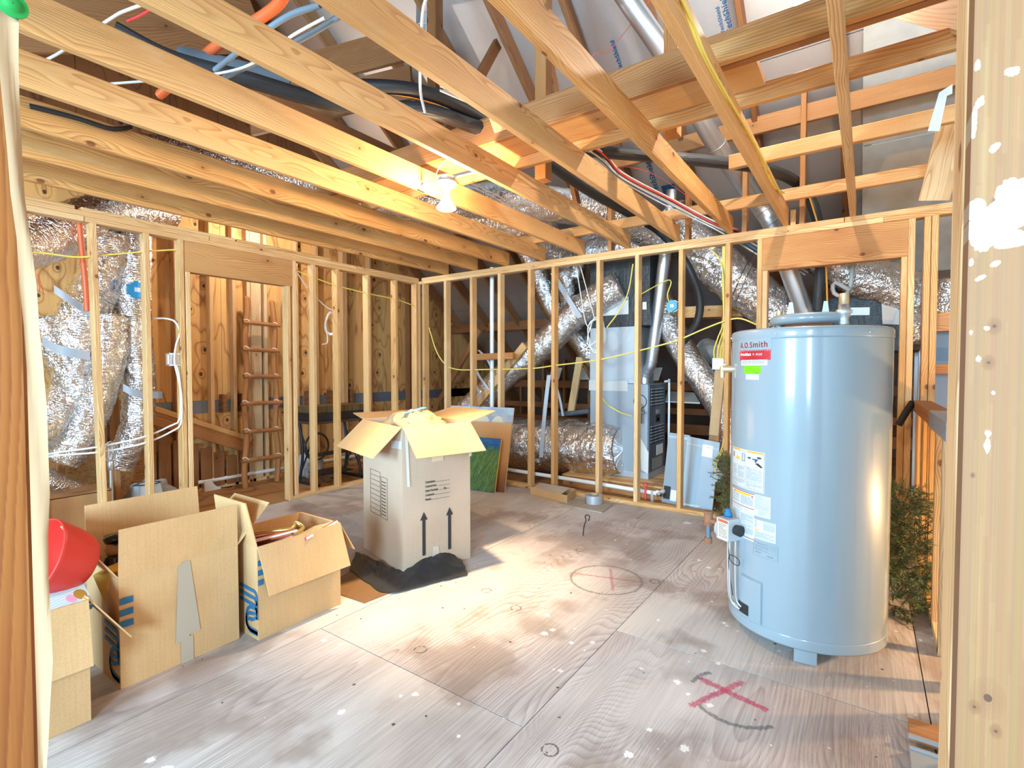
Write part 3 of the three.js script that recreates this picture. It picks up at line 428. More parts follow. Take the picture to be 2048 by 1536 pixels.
mesh('wall_panel', bx(-2.9, 1.62, 0, 0.98, 3.4, 3.5), M.drywall, hall); mesh('wall_panel', bx(-2.9, 1.62, 2.52, 3.5, 3.4, 3.5), M.drywall, hall);
const glow = std({ color: lin(0.8, 0.85, 0.9), emissive: DAY, emissiveIntensity: 2.2 });  // unseen panes behind the camera, glowing as the daylight source
[[-2.9, -1.4], [0.38, 1.62]].forEach(([x0, x1], i) => {
  const w = group('unseen_window_' + (i + 1), i ? 'unseen narrow window behind the camera, daylight on the cartons and floor' : 'unseen wide window behind the camera, daylight on the room and heater', 'window', ST);
  mesh('window_frame', merged([bx(x0, x0 + 0.05, 0.98, 2.52, 3.38, 3.46), bx(x1 - 0.05, x1, 0.98, 2.52, 3.38, 3.46), bx(x0, x1, 0.98, 1.03, 3.38, 3.46), bx(x0, x1, 2.47, 2.52, 3.38, 3.46), ...(i ? [bx((x0 + x1) / 2 - 0.02, (x0 + x1) / 2 + 0.02, 0.98, 2.52, 3.38, 3.46)] : [])]), M.white, w);
  mesh('bright_pane', bx(x0, x1, 0.98, 2.52, 3.46, 3.47), glow, w);
});
// ---------------------------------------------------------------- ceiling bulb on a hanger bar
{
  const L = group('ceiling_lamp', 'lit flood bulb in a white porcelain holder on a metal hanger bar', 'lamp', {}, [-2.135, 0, -2.345]);
  board(L, 'hanger_bar', [-0.205, 2.475, 0.0], [0.235, 2.475, -0.02], 0.026, 0.006, YA, M.zinc); board(L, 'hanger_bar', [-0.205, 2.463, 0.008], [0.235, 2.463, -0.012], 0.016, 0.004, ZA, M.zinc);
  mesh('bar_bracket', merged([bx(-0.215, -0.203, 2.43, 2.5, -0.02, 0.03), bx(-0.215, -0.19, 2.43, 2.436, -0.02, 0.03)]), M.zinc, L);
  mesh('outlet_box', lathe([[0.001, 2.482], [0.049, 2.482], [0.051, 2.48], [0.051, 2.445], [0.001, 2.445]], 32), M.zinc, L);
  mesh('porcelain_holder', lathe([[0.001, 2.446], [0.058, 2.446], [0.066, 2.44], [0.068, 2.432], [0.06, 2.424], [0.034, 2.417], [0.025, 2.41], [0.023, 2.392], [0.021, 2.385], [0.001, 2.385]], 40), std({ color: lin(0.85, 0.84, 0.8), roughness: 0.3 }), L);
  mesh('bulb', lathe([[0.001, 2.39], [0.0135, 2.39], [0.0145, 2.372], [0.019, 2.362], [0.036, 2.325], [0.054, 2.302], [0.061, 2.292], [0.061, 2.284], [0.05, 2.277], [0.03, 2.272], [0.001, 2.27]], 40), std({ color: lin(0.9, 0.85, 0.75), emissive: lin(1, 0.8, 0.5), emissiveIntensity: 5, roughness: 0.3 }), L);
  mesh('lamp_cord', tubeGeo([[-0.04, 2.47, 0], [-0.075, 2.485, 0.0], [-0.085, 2.53, -0.01], [-0.05, 2.585, -0.03], [0.02, 2.62, -0.06]], 0.0045, 30, 8), M.white, L);
  const s = new THREE.SpotLight(WARM, 84, 0, 0.54, 0.85, 2); s.position.set(-2.135, 2.25, -2.345); s.target.position.set(-2.135, 0, -2.345); s.castShadow = true; s.shadow.radius = 2.5; scene.add(s, s.target);
  const p = new THREE.PointLight(WARM, 13, 0, 2); p.position.set(-2.135, 2.305, -2.345); p.castShadow = true; p.shadow.radius = 2; scene.add(p);
}
function bareBulb(name, label, pos, cd, col, up = 0.3) {
  const g = group(name, label, 'lamp', {}, pos);
  mesh('bulb', new THREE.SphereGeometry(0.03, 20, 14), std({ color: lin(0.9, 0.85, 0.75), emissive: col, emissiveIntensity: 6 }), g);
  mesh('lamp_holder', lathe([[0.001, 0.03], [0.014, 0.028], [0.02, 0.05], [0.03, 0.07], [0.055, 0.08], [0.055, 0.09], [0.001, 0.09]], 24), M.white, g);
  mesh('cord', tubeGeo([[0, 0.09, 0], [0, 0.09 + up / 2, 0], [0, 0.09 + up, 0]], 0.005, 6, 6), M.white, g);
  const p = new THREE.PointLight(col, cd, 0, 2); p.position.set(...pos); p.castShadow = true; p.shadow.radius = 1.5; scene.add(p);
}
bareBulb('unseen_stair_lamp', 'unseen bulb low in the stairwell lighting the heater flank and guard studs', [1.15, 0.48, -3.13], 18, AMBER, 0.8);  // out of view, placed for the warm sheen on the heater flank
bareBulb('unseen_hall_lamp', 'unseen bulb behind the camera lighting the jamb and near floor', [0.46, 2.3, 1.6], 14, WARM, 0.5);  // out of view, placed to light the jamb and near floor
bareBulb('added_attic_lamp', 'added fill bulb between the rafters, out of view', [-0.35, 3.3, -3.3], 15, WHITE, 0.4);  // added fill, out of view: lifts the joists and roof foil
bareBulb('added_attic_lamp', 'added fill bulb over the ducts behind the left stud wall, out of view', [-5.1, 2.75, -0.3], 5, WHITE, 0.4);  // added fill for the foil ducts, kept out of view
bareBulb('added_attic_lamp', 'added fill bulb above the leaning ladder, hidden by the doorway header', [-5.2, 2.8, -3.0], 10, WHITE, 0.4);  // added fill to brighten the gable plywood, out of view

// ---------------------------------------------------------------- water heater
const HX = -0.239, HZ = -2.858, HR = 0.3387;
{
  const W = group('water_heater', 'tall pale grey tank water heater with warning labels and a gas valve', 'water heater', {}, [HX, 0, HZ]);
  const enamel = new THREE.MeshPhysicalMaterial({ color: lin(0.265, 0.335, 0.38), roughness: 0.36, clearcoat: 0.9, clearcoatRoughness: 0.1 });
  mesh('tank_body', lathe([[0.001, 0.062], [HR - 0.012, 0.062], [HR + 0.001, 0.066], [HR + 0.002, 0.072], [HR + 0.002, 0.108], [HR - 0.002, 0.111], [HR - 0.002, 0.114], [HR, 0.117], [HR, 1.434], [HR - 0.003, 1.436], [HR - 0.003, 1.44]], 128), enamel, W);
  const lid = mesh('lid', lathe([[HR - 0.003, 1.438], [HR + 0.002, 1.441], [HR + 0.002, 1.474], [HR - 0.004, 1.483], [HR - 0.016, 1.487], [0.001, 1.492]], 128), enamel, W);
  for (const [u, v] of [[[-0.287, 1.454, 0], 0], [[0.804, 1.454, 0], 0], [[-1.369, 1.444, 0], 0]].map((q) => q[0])) { const g = new THREE.SphereGeometry(0.005, 10, 8); g.translate(Math.sin(u) * (HR + 0.003), 1.457, Math.cos(u) * (HR + 0.003)); mesh('screw', g, M.zinc, lid); }
  for (const a of [0.12, 2.2, -2.0]) mesh('foot', bx(-0.045, 0.045, 0, 0.066, -0.03, 0.03, 0.004).translate(0, 0, HR - 0.045).rotateY(a), enamel, W);
  // shipping ring and couplings on top
  const ring = new THREE.TorusGeometry(0.13, 0.026, 16, 64, Math.PI * 1.25); ring.rotateX(Math.PI / 2); ring.scale(1.08, 0.95, 1); ring.rotateY(-0.35); ring.translate(0.004, 1.535, 0.04); mesh('flue_ring', ring, enamel, W);
  mesh('flue_collar', lathe([[0.1, 1.49], [0.105, 1.492], [0.1, 1.52], [0.09, 1.52], [0.09, 1.49]], 40), M.rust, W);
  const nip = (x, z, s, n) => { const m = mesh(n, lathe([[0.001, 1.488], [0.021, 1.488], [0.021, 1.51], [0.019, 1.512], [0.019, 1.53], [0.024, 1.532], [0.024, 1.545], [0.03, 1.546], [0.03, 1.562], [0.022, 1.564], [0.02, 1.585], [0.001, 1.585]].map(([r, y]) => [r * s, 1.488 + (y - 1.488) * s]), 12), M.galv, W); m.position.set(x, 0, z); const t = mesh('pipe_nipple', lathe([[0.001, 1.58], [0.0195, 1.58], [0.0195, 1.63], [0.0165, 1.632], [0.001, 1.632]].map(([r, y]) => [r * s, 1.488 + (y - 1.488) * s]), 24), M.brass, W); t.position.set(x, 0, z); };
  nip(0.15, 0.13, 1.05, 'union_fitting'); nip(-0.126, 0.0, 0.72, 'union_fitting');
  for (const [x, z, r] of [[-0.075, 0.0, 0.3], [0.07, -0.04, -0.2]]) mesh('draft_hood_leg', sheet([[x - 0.025, 1.5, z], [x + 0.025, 1.5, z], [x + 0.008, 1.63, z], [x - 0.008, 1.63, z]], 0.002), M.greyPale, W);
  mesh('tag', sheet([[0.175, 1.54, 0.13], [0.245, 1.538, 0.115], [0.245, 1.572, 0.115], [0.175, 1.574, 0.13]], 0.001), std({ map: canvasTex(256, 128, (g, w, h) => { g.fillStyle = '#e8e6e2'; g.fillRect(0, 0, w, h); g.fillStyle = '#b03030'; g.fillRect(0, 0, w, 26); g.fillStyle = '#888'; for (let y = 44; y < 116; y += 14) g.fillRect(12, y, 200 - (y * 7) % 60, 5); }) }), W);
  // relief valve stub on the left flank
  const tv = [-1.329, 1.308, 0]; { const g = merged([new THREE.CylinderGeometry(0.018, 0.018, 0.05, 12).rotateZ(Math.PI / 2).translate(-HR - 0.02, 1.3, 0), new THREE.CylinderGeometry(0.013, 0.013, 0.06, 12).translate(-HR - 0.045, 1.285, 0), bx(-HR - 0.075, -HR - 0.03, 1.318, 1.324, -0.01, 0.01)]); g.rotateY(tv[0] + Math.PI / 2); mesh('relief_valve', g, M.brass, W); }
  // labels wrapped on the shell: theta from the first to the second corner
  const patch = (a, b, draw, cw, ch, name, off = 0.0008) => {
    const g = new THREE.CylinderGeometry(HR + off, HR + off, a[1] - b[1], 20, 1, true, a[0], b[0] - a[0]); g.translate(0, (a[1] + b[1]) / 2, 0);
    return mesh(name, g, std({ map: canvasTex(cw, ch, draw), roughness: 0.45 }), W);
  };
  const print = (g, x, y, w, h, lh, col) => { g.fillStyle = col; for (let q = y; q < y + h; q += lh) { let p = x; while (p < x + w - 6) { const l = 6 + rnd() * 26; g.fillRect(p, q, Math.min(l, x + w - p), lh * 0.42); p += l + 5; if (rnd() < 0.06) break; } } };
  patch([-0.937, 1.441, 0], [-0.342, 1.383, 0], (g, w, h) => { g.fillStyle = '#8c9ba3'; g.fillRect(0, 0, w, h); g.fillStyle = '#7a1f2b'; g.font = 'bold 92px sans-serif'; g.textBaseline = 'middle'; g.save(); g.translate(40, h / 2); g.scale(0.98, 1); g.fillText('A.O.Smith', 0, 0); g.restore(); }, 512, 150, 'brand_label');
  patch([-0.897, 1.389, 0], [-0.35, 1.341, 0], (g, w, h) => { g.fillStyle = '#c8303a'; g.fillRect(0, 0, w, h); g.strokeStyle = '#7d1420'; for (let k = 1; k < 9; k++) { g.lineWidth = 5; g.beginPath(); g.ellipse(w * 0.52, h * 0.52, 26 * k + 6, 9 * k + 3, 0, 0, 7); g.stroke(); } g.fillStyle = '#fff'; g.font = 'bold 58px sans-serif'; g.textBaseline = 'middle'; g.fillText('ProMax', 16, h * 0.42); g.fillText('+', 250, h * 0.42); g.fillStyle = '#e9c6c8'; g.font = 'italic bold 40px sans-serif'; g.fillText('PLUS', 300, h * 0.45); }, 512, 150, 'product_label');
  patch([-0.86, 1.343, 0], [-0.394, 1.317, 0], (g, w, h) => { g.fillStyle = '#c6cbcc'; g.fillRect(0, 0, w, h); print(g, 14, 12, w - 40, h - 22, 14, '#6d777c'); }, 256, 64, 'print_label');
  patch([-0.786, 1.315, 0], [-0.486, 1.277, 0], (g, w, h) => { g.fillStyle = '#79d21e'; g.fillRect(0, 0, w, h); print(g, 12, 14, w - 40, h - 50, 12, '#4f9a12'); g.fillStyle = '#3c7a10'; g.fillRect(w * 0.65, h - 22, w * 0.25, 9); }, 256, 128, 'green_label');
  patch([-0.75, 1.275, 0], [-0.515, 1.25, 0], (g, w, h) => { g.fillStyle = '#c6cbcc'; g.fillRect(0, 0, w, h); print(g, 12, 14, w - 40, h - 22, 18, '#a9b2b6'); }, 256, 96, 'print_label');
  patch([-1.118, 0.916, 0], [-0.409, 0.728, 0], (g, w, h) => {
    g.fillStyle = '#c6cbcc'; g.fillRect(0, 0, w, h); g.fillStyle = '#e3a63a'; g.fillRect(8, 8, w - 16, 30); g.fillStyle = '#fff'; g.font = 'bold 24px sans-serif'; g.fillText('WARNING', 190, 32);
    g.strokeStyle = '#444c52'; g.lineWidth = 3; g.strokeRect(8, 40, w - 16, h - 52); g.beginPath(); g.moveTo(w * 0.54, 40); g.lineTo(w * 0.54, h - 12); g.moveTo(8, h * 0.43); g.lineTo(w * 0.54, h * 0.43); g.moveTo(8, h * 0.76); g.lineTo(w - 8, h * 0.76); g.stroke();
    g.fillStyle = '#a05a30'; g.fillRect(34, 100, 30, 110); g.fillStyle = '#e2b43c'; g.beginPath(); g.moveTo(90, 230); g.lineTo(140, 150); g.lineTo(200, 230); g.fill(); g.strokeStyle = '#6a8ea0'; g.beginPath(); g.ellipse(150, 240, 70, 26, 0, 0, 7); g.stroke(); g.strokeStyle = '#22303a'; g.lineWidth = 8; g.strokeRect(226, 90, 34, 150);
    g.fillStyle = '#22406a'; g.beginPath(); g.ellipse(330, 150, 24, 18, 0, 0, 7); g.ellipse(450, 120, 26, 20, 0, 0, 7); g.fill(); g.fillRect(370, 150, 70, 24); g.fillRect(400, 170, 24, 46); g.fillStyle = '#20262c'; g.beginPath(); g.moveTo(400, 240); g.lineTo(440, 225); g.lineTo(490, 290); g.lineTo(470, 310); g.fill();
    print(g, 22, h * 0.45, w * 0.22, h * 0.28, 13, '#5c666c'); print(g, w * 0.29, h * 0.45, w * 0.22, h * 0.28, 13, '#5c666c'); print(g, w * 0.57, h * 0.42, w * 0.38, h * 0.32, 13, '#5c666c'); print(g, 22, h * 0.78, w * 0.48, h * 0.18, 13, '#5c666c'); print(g, w * 0.57, h * 0.78, w * 0.38, h * 0.18, 13, '#5c666c');
  }, 512, 800, 'warning_label');
  patch([-1.091, 0.716, 0], [-0.558, 0.491, 0], (g, w, h) => {
    g.fillStyle = '#c6cbcc'; g.fillRect(0, 0, w, h); g.fillStyle = '#b3243c'; g.fillRect(0, 6, w, 16); g.fillRect(0, h * 0.32, w, 14); g.fillRect(0, h - 50, w, 16); g.fillStyle = '#e8b52e'; g.fillRect(40, 34, w - 90, 46); g.fillStyle = '#222'; g.beginPath(); g.moveTo(52, 74); g.lineTo(66, 44); g.lineTo(80, 74); g.fill(); g.fillStyle = '#b3243c'; g.fillRect(w - 40, 56, 24, 24);
    print(g, 14, 100, w * 0.4, h * 0.18, 14, '#5c666c'); print(g, w * 0.5, 100, w * 0.46, h * 0.18, 14, '#5c666c'); g.strokeStyle = '#59646a'; g.lineWidth = 3; for (let k = 0; k < 4; k++) g.strokeRect(20 + k * 52, h * 0.36, 34, 50); g.beginPath(); g.moveTo(w * 0.7, h * 0.36); g.quadraticCurveTo(w * 0.72, h * 0.44, w * 0.95, h * 0.45); g.stroke();
    print(g, 14, h * 0.45, w * 0.42, h * 0.45, 14, '#5c666c'); print(g, w * 0.5, h * 0.48, w * 0.46, h * 0.4, 14, '#5c666c'); g.fillStyle = '#222'; g.beginPath(); g.moveTo(w * 0.46, h - 66); g.lineTo(w * 0.5, h - 92); g.lineTo(w * 0.54, h - 66); g.fill();
  }, 384, 1000, 'warning_label');
  patch([-0.561, 0.717, 0], [-0.321, 0.618, 0], (g, w, h) => { g.fillStyle = '#c6cbcc'; g.fillRect(0, 0, w, h); print(g, 14, 16, w - 28, h * 0.62, 15, '#6d777c'); print(g, 90, h * 0.72, w - 110, h * 0.22, 13, '#6d777c'); }, 320, 460, 'print_label');
  patch([-0.555, 0.602, 0], [-0.248, 0.513, 0], (g, w, h) => { g.fillStyle = '#c6cbcc'; g.fillRect(0, 0, w, h); print(g, 14, 20, 40, h * 0.4, 16, '#5c666c'); print(g, w * 0.45, 20, w * 0.5, h * 0.4, 13, '#5c666c'); g.fillStyle = '#e0ac30'; g.fillRect(14, h * 0.5, w * 0.2, 26); print(g, 14, h * 0.62, w - 28, h * 0.34, 13, '#5c666c'); }, 384, 400, 'print_label', 0.0012);
  patch([-0.567, 0.5, 0], [-0.217, 0.434, 0], (g, w, h) => { g.fillStyle = '#8c9ba3'; g.fillRect(0, 0, w, h); g.strokeStyle = '#3a444c'; g.lineWidth = 3; g.strokeRect(2, 2, w - 4, h - 4); for (const q of [0.22, 0.4, 0.58]) { g.beginPath(); g.moveTo(4, h * q); g.lineTo(w - 4, h * q); g.stroke(); } print(g, 20, 14, 30, 40, 14, '#222b32'); print(g, 70, 20, w - 90, 36, 16, '#4a555c'); print(g, 30, h * 0.28, w - 60, 30, 15, '#4a555c'); print(g, 30, h * 0.46, w - 60, 40, 14, '#4a555c'); for (let k = 0; k < 26; k++) { g.fillStyle = '#222b32'; if (rnd() > 0.3) g.fillRect(24 + k * 4, h * 0.7, 2.5, 30); if (rnd() > 0.3) g.fillRect(w * 0.58 + k * 4, h * 0.8, 2.5, 30); } }, 400, 420, 'rating_plate', 0.0004);
  // gas control: box, dial, knob, tubes, rusty union
  const gv = [-0.926, 0.38, 0], V0 = new THREE.Group(); V0.name = 'gas_valve'; V0.position.set(Math.sin(gv[0]) * (HR + 0.002), 0, Math.cos(gv[0]) * (HR + 0.002)); V0.rotation.y = gv[0] + 0.35; W.add(V0);
  mesh('valve_body', bx(-0.042, 0.035, 0.468, 0.575, 0.0, 0.09, 0.006), std({ color: lin(0.5, 0.5, 0.5), metalness: 0.4, roughness: 0.5 }), V0);
  mesh('valve_dial', new THREE.CylinderGeometry(0.042, 0.042, 0.016, 28).rotateZ(Math.PI / 2).translate(-0.05, 0.51, 0.045), M.greyPale, V0); mesh('valve_knob', new THREE.CylinderGeometry(0.024, 0.026, 0.03, 20).rotateZ(Math.PI / 2).translate(0.05, 0.525, 0.04), M.black, V0);
  mesh('valve_label', bx(-0.025, 0.034, 0.475, 0.57, 0.0905, 0.0915), std({ map: canvasTex(128, 200, (g, w, h) => { g.fillStyle = '#cfc6ae'; g.fillRect(0, 0, w, h); g.fillStyle = '#c8563a'; g.fillRect(0, 0, w, 26); print(g, 10, 40, w - 20, h - 60, 16, '#5a554a'); }) }), V0);
  mesh('pilot_button', lathe([[0.001, 0.575], [0.02, 0.575], [0.02, 0.595], [0.014, 0.6], [0.014, 0.615], [0.001, 0.617]], 20), M.blueInk, V0).position.set(-0.015, 0, 0.04);
  for (const [x, z] of [[-0.022, 0.03], [0.008, 0.05], [0.024, 0.03]]) mesh('gas_tube', tubeGeo([[x, 0.47, z], [x, 0.36, z], [x + 0.004, 0.24, z], [x + 0.012, 0.17, z - 0.005], [x + 0.045, 0.145, z - 0.02]], 0.0055, 40, 8), M.zinc, V0);
  mesh('thermocouple_wire', tubeGeo([[0.0, 0.46, 0.05], [0.02, 0.38, 0.06], [0.06, 0.36, 0.05], [0.065, 0.39, 0.05], [0.02, 0.4, 0.06], [0.01, 0.34, 0.055], [0.02, 0.2, 0.04]], 0.002, 60, 6), M.black, V0);
  mesh('rusty_union', merged([new THREE.CylinderGeometry(0.012, 0.012, 0.07, 14).rotateZ(Math.PI / 2).translate(-0.095, 0.525, 0.045), new THREE.CylinderGeometry(0.021, 0.021, 0.06, 16).translate(-0.14, 0.535, 0.045), new THREE.CylinderGeometry(0.024, 0.024, 0.014, 16).translate(-0.14, 0.565, 0.045), new THREE.CylinderGeometry(0.024, 0.024, 0.014, 16).translate(-0.14, 0.508, 0.045)]), M.rust, V0);
  mesh('drip_leg', new THREE.CylinderGeometry(0.013, 0.013, 0.08, 14).translate(-0.14, 0.465, 0.045), M.greyDark, V0); mesh('drip_cap', new THREE.CylinderGeometry(0.019, 0.019, 0.03, 14).translate(-0.14, 0.42, 0.045), M.rust, V0);
  // burner access plate and its opening
  const ap = [[-0.771, 0.194, 0], [-0.43, 0.089, 0]]; { const g = new THREE.CylinderGeometry(HR + 0.007, HR + 0.007, 0.19, 20, 1, true, ap[0][0], ap[1][0] - ap[0][0]); g.translate(0, 0.215, 0); const m = mesh('access_cover', merged([g, new THREE.CylinderGeometry(HR + 0.004, HR + 0.004, 0.2, 20, 1, true, ap[0][0] - 0.01, ap[1][0] - ap[0][0] + 0.02).translate(0, 0.215, 0)]), enamel, W); }
  { const q = [[-0.812, 0.109, 0], [-0.616, 0.1, 0]]; mesh('burner_opening', new THREE.CylinderGeometry(HR + 0.0085, HR + 0.0085, 0.05, 8, 1, true, q[0][0], q[1][0] - q[0][0]).translate(0, 0.155, 0), M.black, W); }
}

// ---------------------------------------------------------------- cardboard cartons
const CT = 0.005;
function panel(parent, name, c, mat) { return mesh(name, sheet(c, CT), mat, parent); }
function carton(o) { // footprint corners f[0..3] going round, height h; walls between them, flaps fl: per side [direction vector, inset at outer corners]
  const B = group(o.name, o.label, 'box', o.extra || {}, o.f[0]); const rel = (p) => sub(p, o.f[0]);
  for (let i = 0; i < 4; i++) {
    let a = add(rel(o.f[i]), [0, 0.001, 0]), b = add(rel(o.f[(i + 1) % 4]), [0, 0.001, 0]); const q = sub(b, a), ql = Math.hypot(...q); if (i % 2) { a = add(a, q, 0.0056 / ql); b = add(b, q, -0.0056 / ql); } const up = [0, o.h - i % 2 * 0.002, 0], a1 = add(a, up), b1 = add(b, up);
    const w = panel(B, 'side_panel', [a, b, b1, a1], o.mats?.[i] || o.mat); w.userData.side = i;
    const fl = o.flaps?.[i];
    if (fl) { const e = sub(b, a), L = Math.hypot(...e), s = fl[1] || 0; panel(B, 'flap', [a1, b1, add(add(b1, fl[0]), e, (fl[2] ?? -s) / L), add(add(a1, fl[0]), e, s / L)], fl[3] || o.flapMat || o.mat); }
  }
  const mid = mix(rel(o.f[0]), rel(o.f[2]), 0.5); mesh('bottom_panel', sheet([0, 3, 2, 1].map((k) => add(mix(rel(o.f[k]), mid, 0.04), [0, 0.012, 0])), CT), M.cardIn, B);
  return B;
}
const away = (p, base) => sub(p, base);
// tall wardrobe carton, turned a little to the room
{
  const N = [-2.36, 0, -2.18], r = [0.30, 0, -0.954], l = [-0.954, 0, -0.30], n1 = [0.954, 0, 0.30], n2 = [-0.30, 0, 0.954];
  const R0 = add(N, r, 0.5), L0 = add(N, l, 0.65), B0 = add(R0, l, 0.65), droop = (n, a, k) => add([n[0] * k * Math.cos(a), -k * Math.sin(a), n[2] * k * Math.cos(a)], [0, 0, 0]);
  const B = carton({ name: 'wardrobe_carton', label: 'tall moving carton with open flaps and two upward arrows on its side', f: [N, R0, B0, L0], h: 0.935, mat: M.cardGrey, flapMat: M.card,
    flaps: [[droop(n1, 0.73, 0.255), 0, 0], [droop([0.30, 0, -0.954], -0.25, 0.25), 0.03], [droop([-0.954, 0, -0.3], -0.1, 0.25), 0.02], [droop(n2, 0.75, 0.26), 0, 0]] });
  const fr = (s, y, d = 0.0035) => add(add([0, y, 0], r, s), n1, d), nx = n1, ft = (t, y, d = 0.0035) => add(add([0, y, 0], l, t), n2, d);
  // right face: arrows, form lines, hand hole, tape
  for (const s of [0.145, 0.335]) { const y0 = s < 0.2 ? 0.1 : 0.1, y1 = 0.33; mesh('arrow_print', merged([sheet([fr(s - 0.011, y0), fr(s + 0.011, y0), fr(s + 0.011, y1), fr(s - 0.011, y1)], 0.0006), sheet([fr(s - 0.026, y1), fr(s + 0.026, y1), fr(s + 0.001, y1 + 0.05), fr(s - 0.001, y1 + 0.05)], 0.0006)]), M.blackInk, B); }
  const rows = [['Customer', 0.565], ['Control No.', 0.537], ['Date Packed', 0.509], ['Contents', 0.481], ['Room', 0.453]];
  for (const [t, y] of rows) { lettering(B, t, 0.0135, fr(0.155, y), r, YA, M.blackInk, FONT, 'lettering', 0.82); mesh('form_line', sheet([fr(0.155 + t.length * 0.0085 + 0.006, y), fr(t === 'Date Packed' ? 0.29 : 0.335, y), fr(t === 'Date Packed' ? 0.29 : 0.335, y + 0.0016), fr(0.155 + t.length * 0.0085 + 0.006, y + 0.0016)], 0.0005), M.blackInk, B); }
  lettering(B, 'by', 0.0135, fr(0.292, 0.509), r, YA, M.blackInk, FONT, 'lettering', 0.82); mesh('form_line', sheet([fr(0.31, 0.509), fr(0.335, 0.509), fr(0.335, 0.5106), fr(0.31, 0.5106)], 0.0005), M.blackInk, B);
  { const sh = new THREE.Shape(); sh.absellipse(0, 0, 0.038, 0.012, 0, 6.3); const g = new THREE.ShapeGeometry(sh, 20); const q = fr(0.25, 0.66, 0.0045); g.applyMatrix4(new THREE.Matrix4().makeBasis(V(r), V(YA), V(r).cross(V(YA))).setPosition(V(q))); mesh('hand_hole', g, M.black, B); }
  mesh('tape_strip', sheet([fr(0.205, 0.7), fr(0.29, 0.7), fr(0.29, 0.93), fr(0.205, 0.93)], 0.0008), std({ color: lin(0.72, 0.55, 0.38), roughness: 0.35 }), B);
  const ft2 = (s, y) => fr(s, y, 0.006);
  mesh('tape_strip', sheet([ft2(0.03, 0.56), ft2(0.048, 0.56), ft2(0.036, 0.86), ft2(0.016, 0.9)], 0.0008), std({ color: lin(0.66, 0.64, 0.6), roughness: 0.3 }), B);
  mesh('tape_strip', sheet([ft2(0.485, 0.7), ft2(0.508, 0.71), ft2(0.505, 0.83), ft2(0.49, 0.84)], 0.0008), std({ color: lin(0.7, 0.66, 0.58), roughness: 0.3 }), B);
  mesh('tape_patch', sheet([fr(0.2, 0.06), fr(0.265, 0.05), fr(0.25, 0.14), fr(0.21, 0.145)], 0.001), std({ color: lin(0.6, 0.56, 0.5), metalness: 0.4, roughness: 0.3 }), B);
  // left face: packing form
  for (const [t0, t1, n] of [[0.51, 0.34, 9], [0.325, 0.225, 1]]) { const y0 = 0.3, y1 = t0 > 0.4 ? 0.6 : 0.575, ln = []; const bar = (a, b, c, d) => ln.push(sheet([ft(a, c), ft(b, c), ft(b, d), ft(a, d)], 0.0005)); bar(t0, t0 - 0.003, y0, y1); bar(t1 + 0.003, t1, y0, y1); for (let k = 0; k <= n; k++) { const y = y0 + (y1 - y0) * k / n; bar(t0, t1, y - 0.001, y + 0.001); } if (n === 1) for (let k = 0; k < 11; k++) { const y = y0 + 0.02 + k * 0.022; bar(t0 - 0.012, t0 - 0.022, y, y + 0.008); bar(t0 - 0.03, t0 - 0.075, y + 0.001, y + 0.006); } mesh('packing_form', merged(ln), M.blackInk, B); }
  mesh('tape_strip', sheet([ft(0.16, 0.79), ft(0, 0.8), ft(0, 0.85), ft(0.16, 0.84)], 0.0008), std({ color: lin(0.62, 0.64, 0.66), roughness: 0.3 }), B);
  // crumpled packing paper inside
  const paper = new THREE.SphereGeometry(1, 40, 26); { const p = paper.attributes.position; for (let i = 0; i < p.count; i++) { const x = p.getX(i), y = p.getY(i), z = p.getZ(i); const d = 1 + 0.22 * (1 - 2 * Math.abs(perlin.noise(x * 2.2 + 3, y * 2.2, z * 2.2))) + 0.1 * perlin.noise(x * 6, y * 6, z * 6 + 4); p.setXYZ(i, x * d * 0.22, y * d * 0.15, z * d * 0.19); } paper.computeVertexNormals(); }
  const C0 = add(add(N, r, 0.25), l, 0.34); const pk = thing('packing_paper', paper, std({ color: lin(0.34, 0.24, 0.14), roughness: 0.9 }), 'crumpled tan packing paper heaped in the tall moving carton', 'paper'); pk.position.set(C0[0], 0.84, C0[2]); pk.rotation.y = 0.3;
  thing('blue_tape', sheet([add(C0, [0.02, 1.0, 0.13]), add(C0, [0.055, 1.0, 0.115]), add(C0, [0.07, 1.028, -0.06]), add(C0, [0.03, 1.03, -0.05])], 0.002), std({ color: lin(0.12, 0.34, 0.62), roughness: 0.5 }), 'strip of blue tape on the crumpled packing paper', 'tape');
  // filler inside so the carton reads full
  const fill = mesh('filler', bx(-0.2, 0.2, 0.03, 0.78, -0.2, 0.2, 0.03), M.cardIn, B); fill.position.set(...sub(C0, N)); fill.rotation.y = -0.305;
  // black plastic sheeting under the carton
  { const out = [[-2.708, 0, -2.039], [-2.452, 0, -1.978], [-2.235, 0, -1.955], [-2.132, 0, -2.184], [-2.03, 0, -2.417]], inn = [[-2.919, 0, -2.257], [-2.624, 0, -2.22], [-2.388, 0, -2.205], [-2.313, 0, -2.417], [-2.271, 0, -2.619]], pos = [], idx = [], nu = 48, nv = 14;
    const co = curve(out), ci = curve(inn); for (let i = 0; i <= nu; i++) { const a = co.getPoint(i / nu), b = ci.getPoint(i / nu), rise = 0.075 * sm(0.45, 0.7, i / nu) * (1 - sm(0.86, 1, i / nu)) + 0.012; for (let k = 0; k <= nv; k++) { const t = k / nv, x = a.x + (b.x - a.x) * t, z = a.z + (b.z - a.z) * t, w = perlin.noise(x * 16, 3, z * 16), w2 = perlin.noise(x * 40, 9, z * 40); pos.push(x + 0.012 * w, 0.004 + Math.max(0, rise * Math.pow(t, 1.6) + (0.01 * w + 0.006 * w2) * (0.4 + t) + 0.006), z + 0.012 * perlin.noise(z * 9, 1, x * 9)); } }
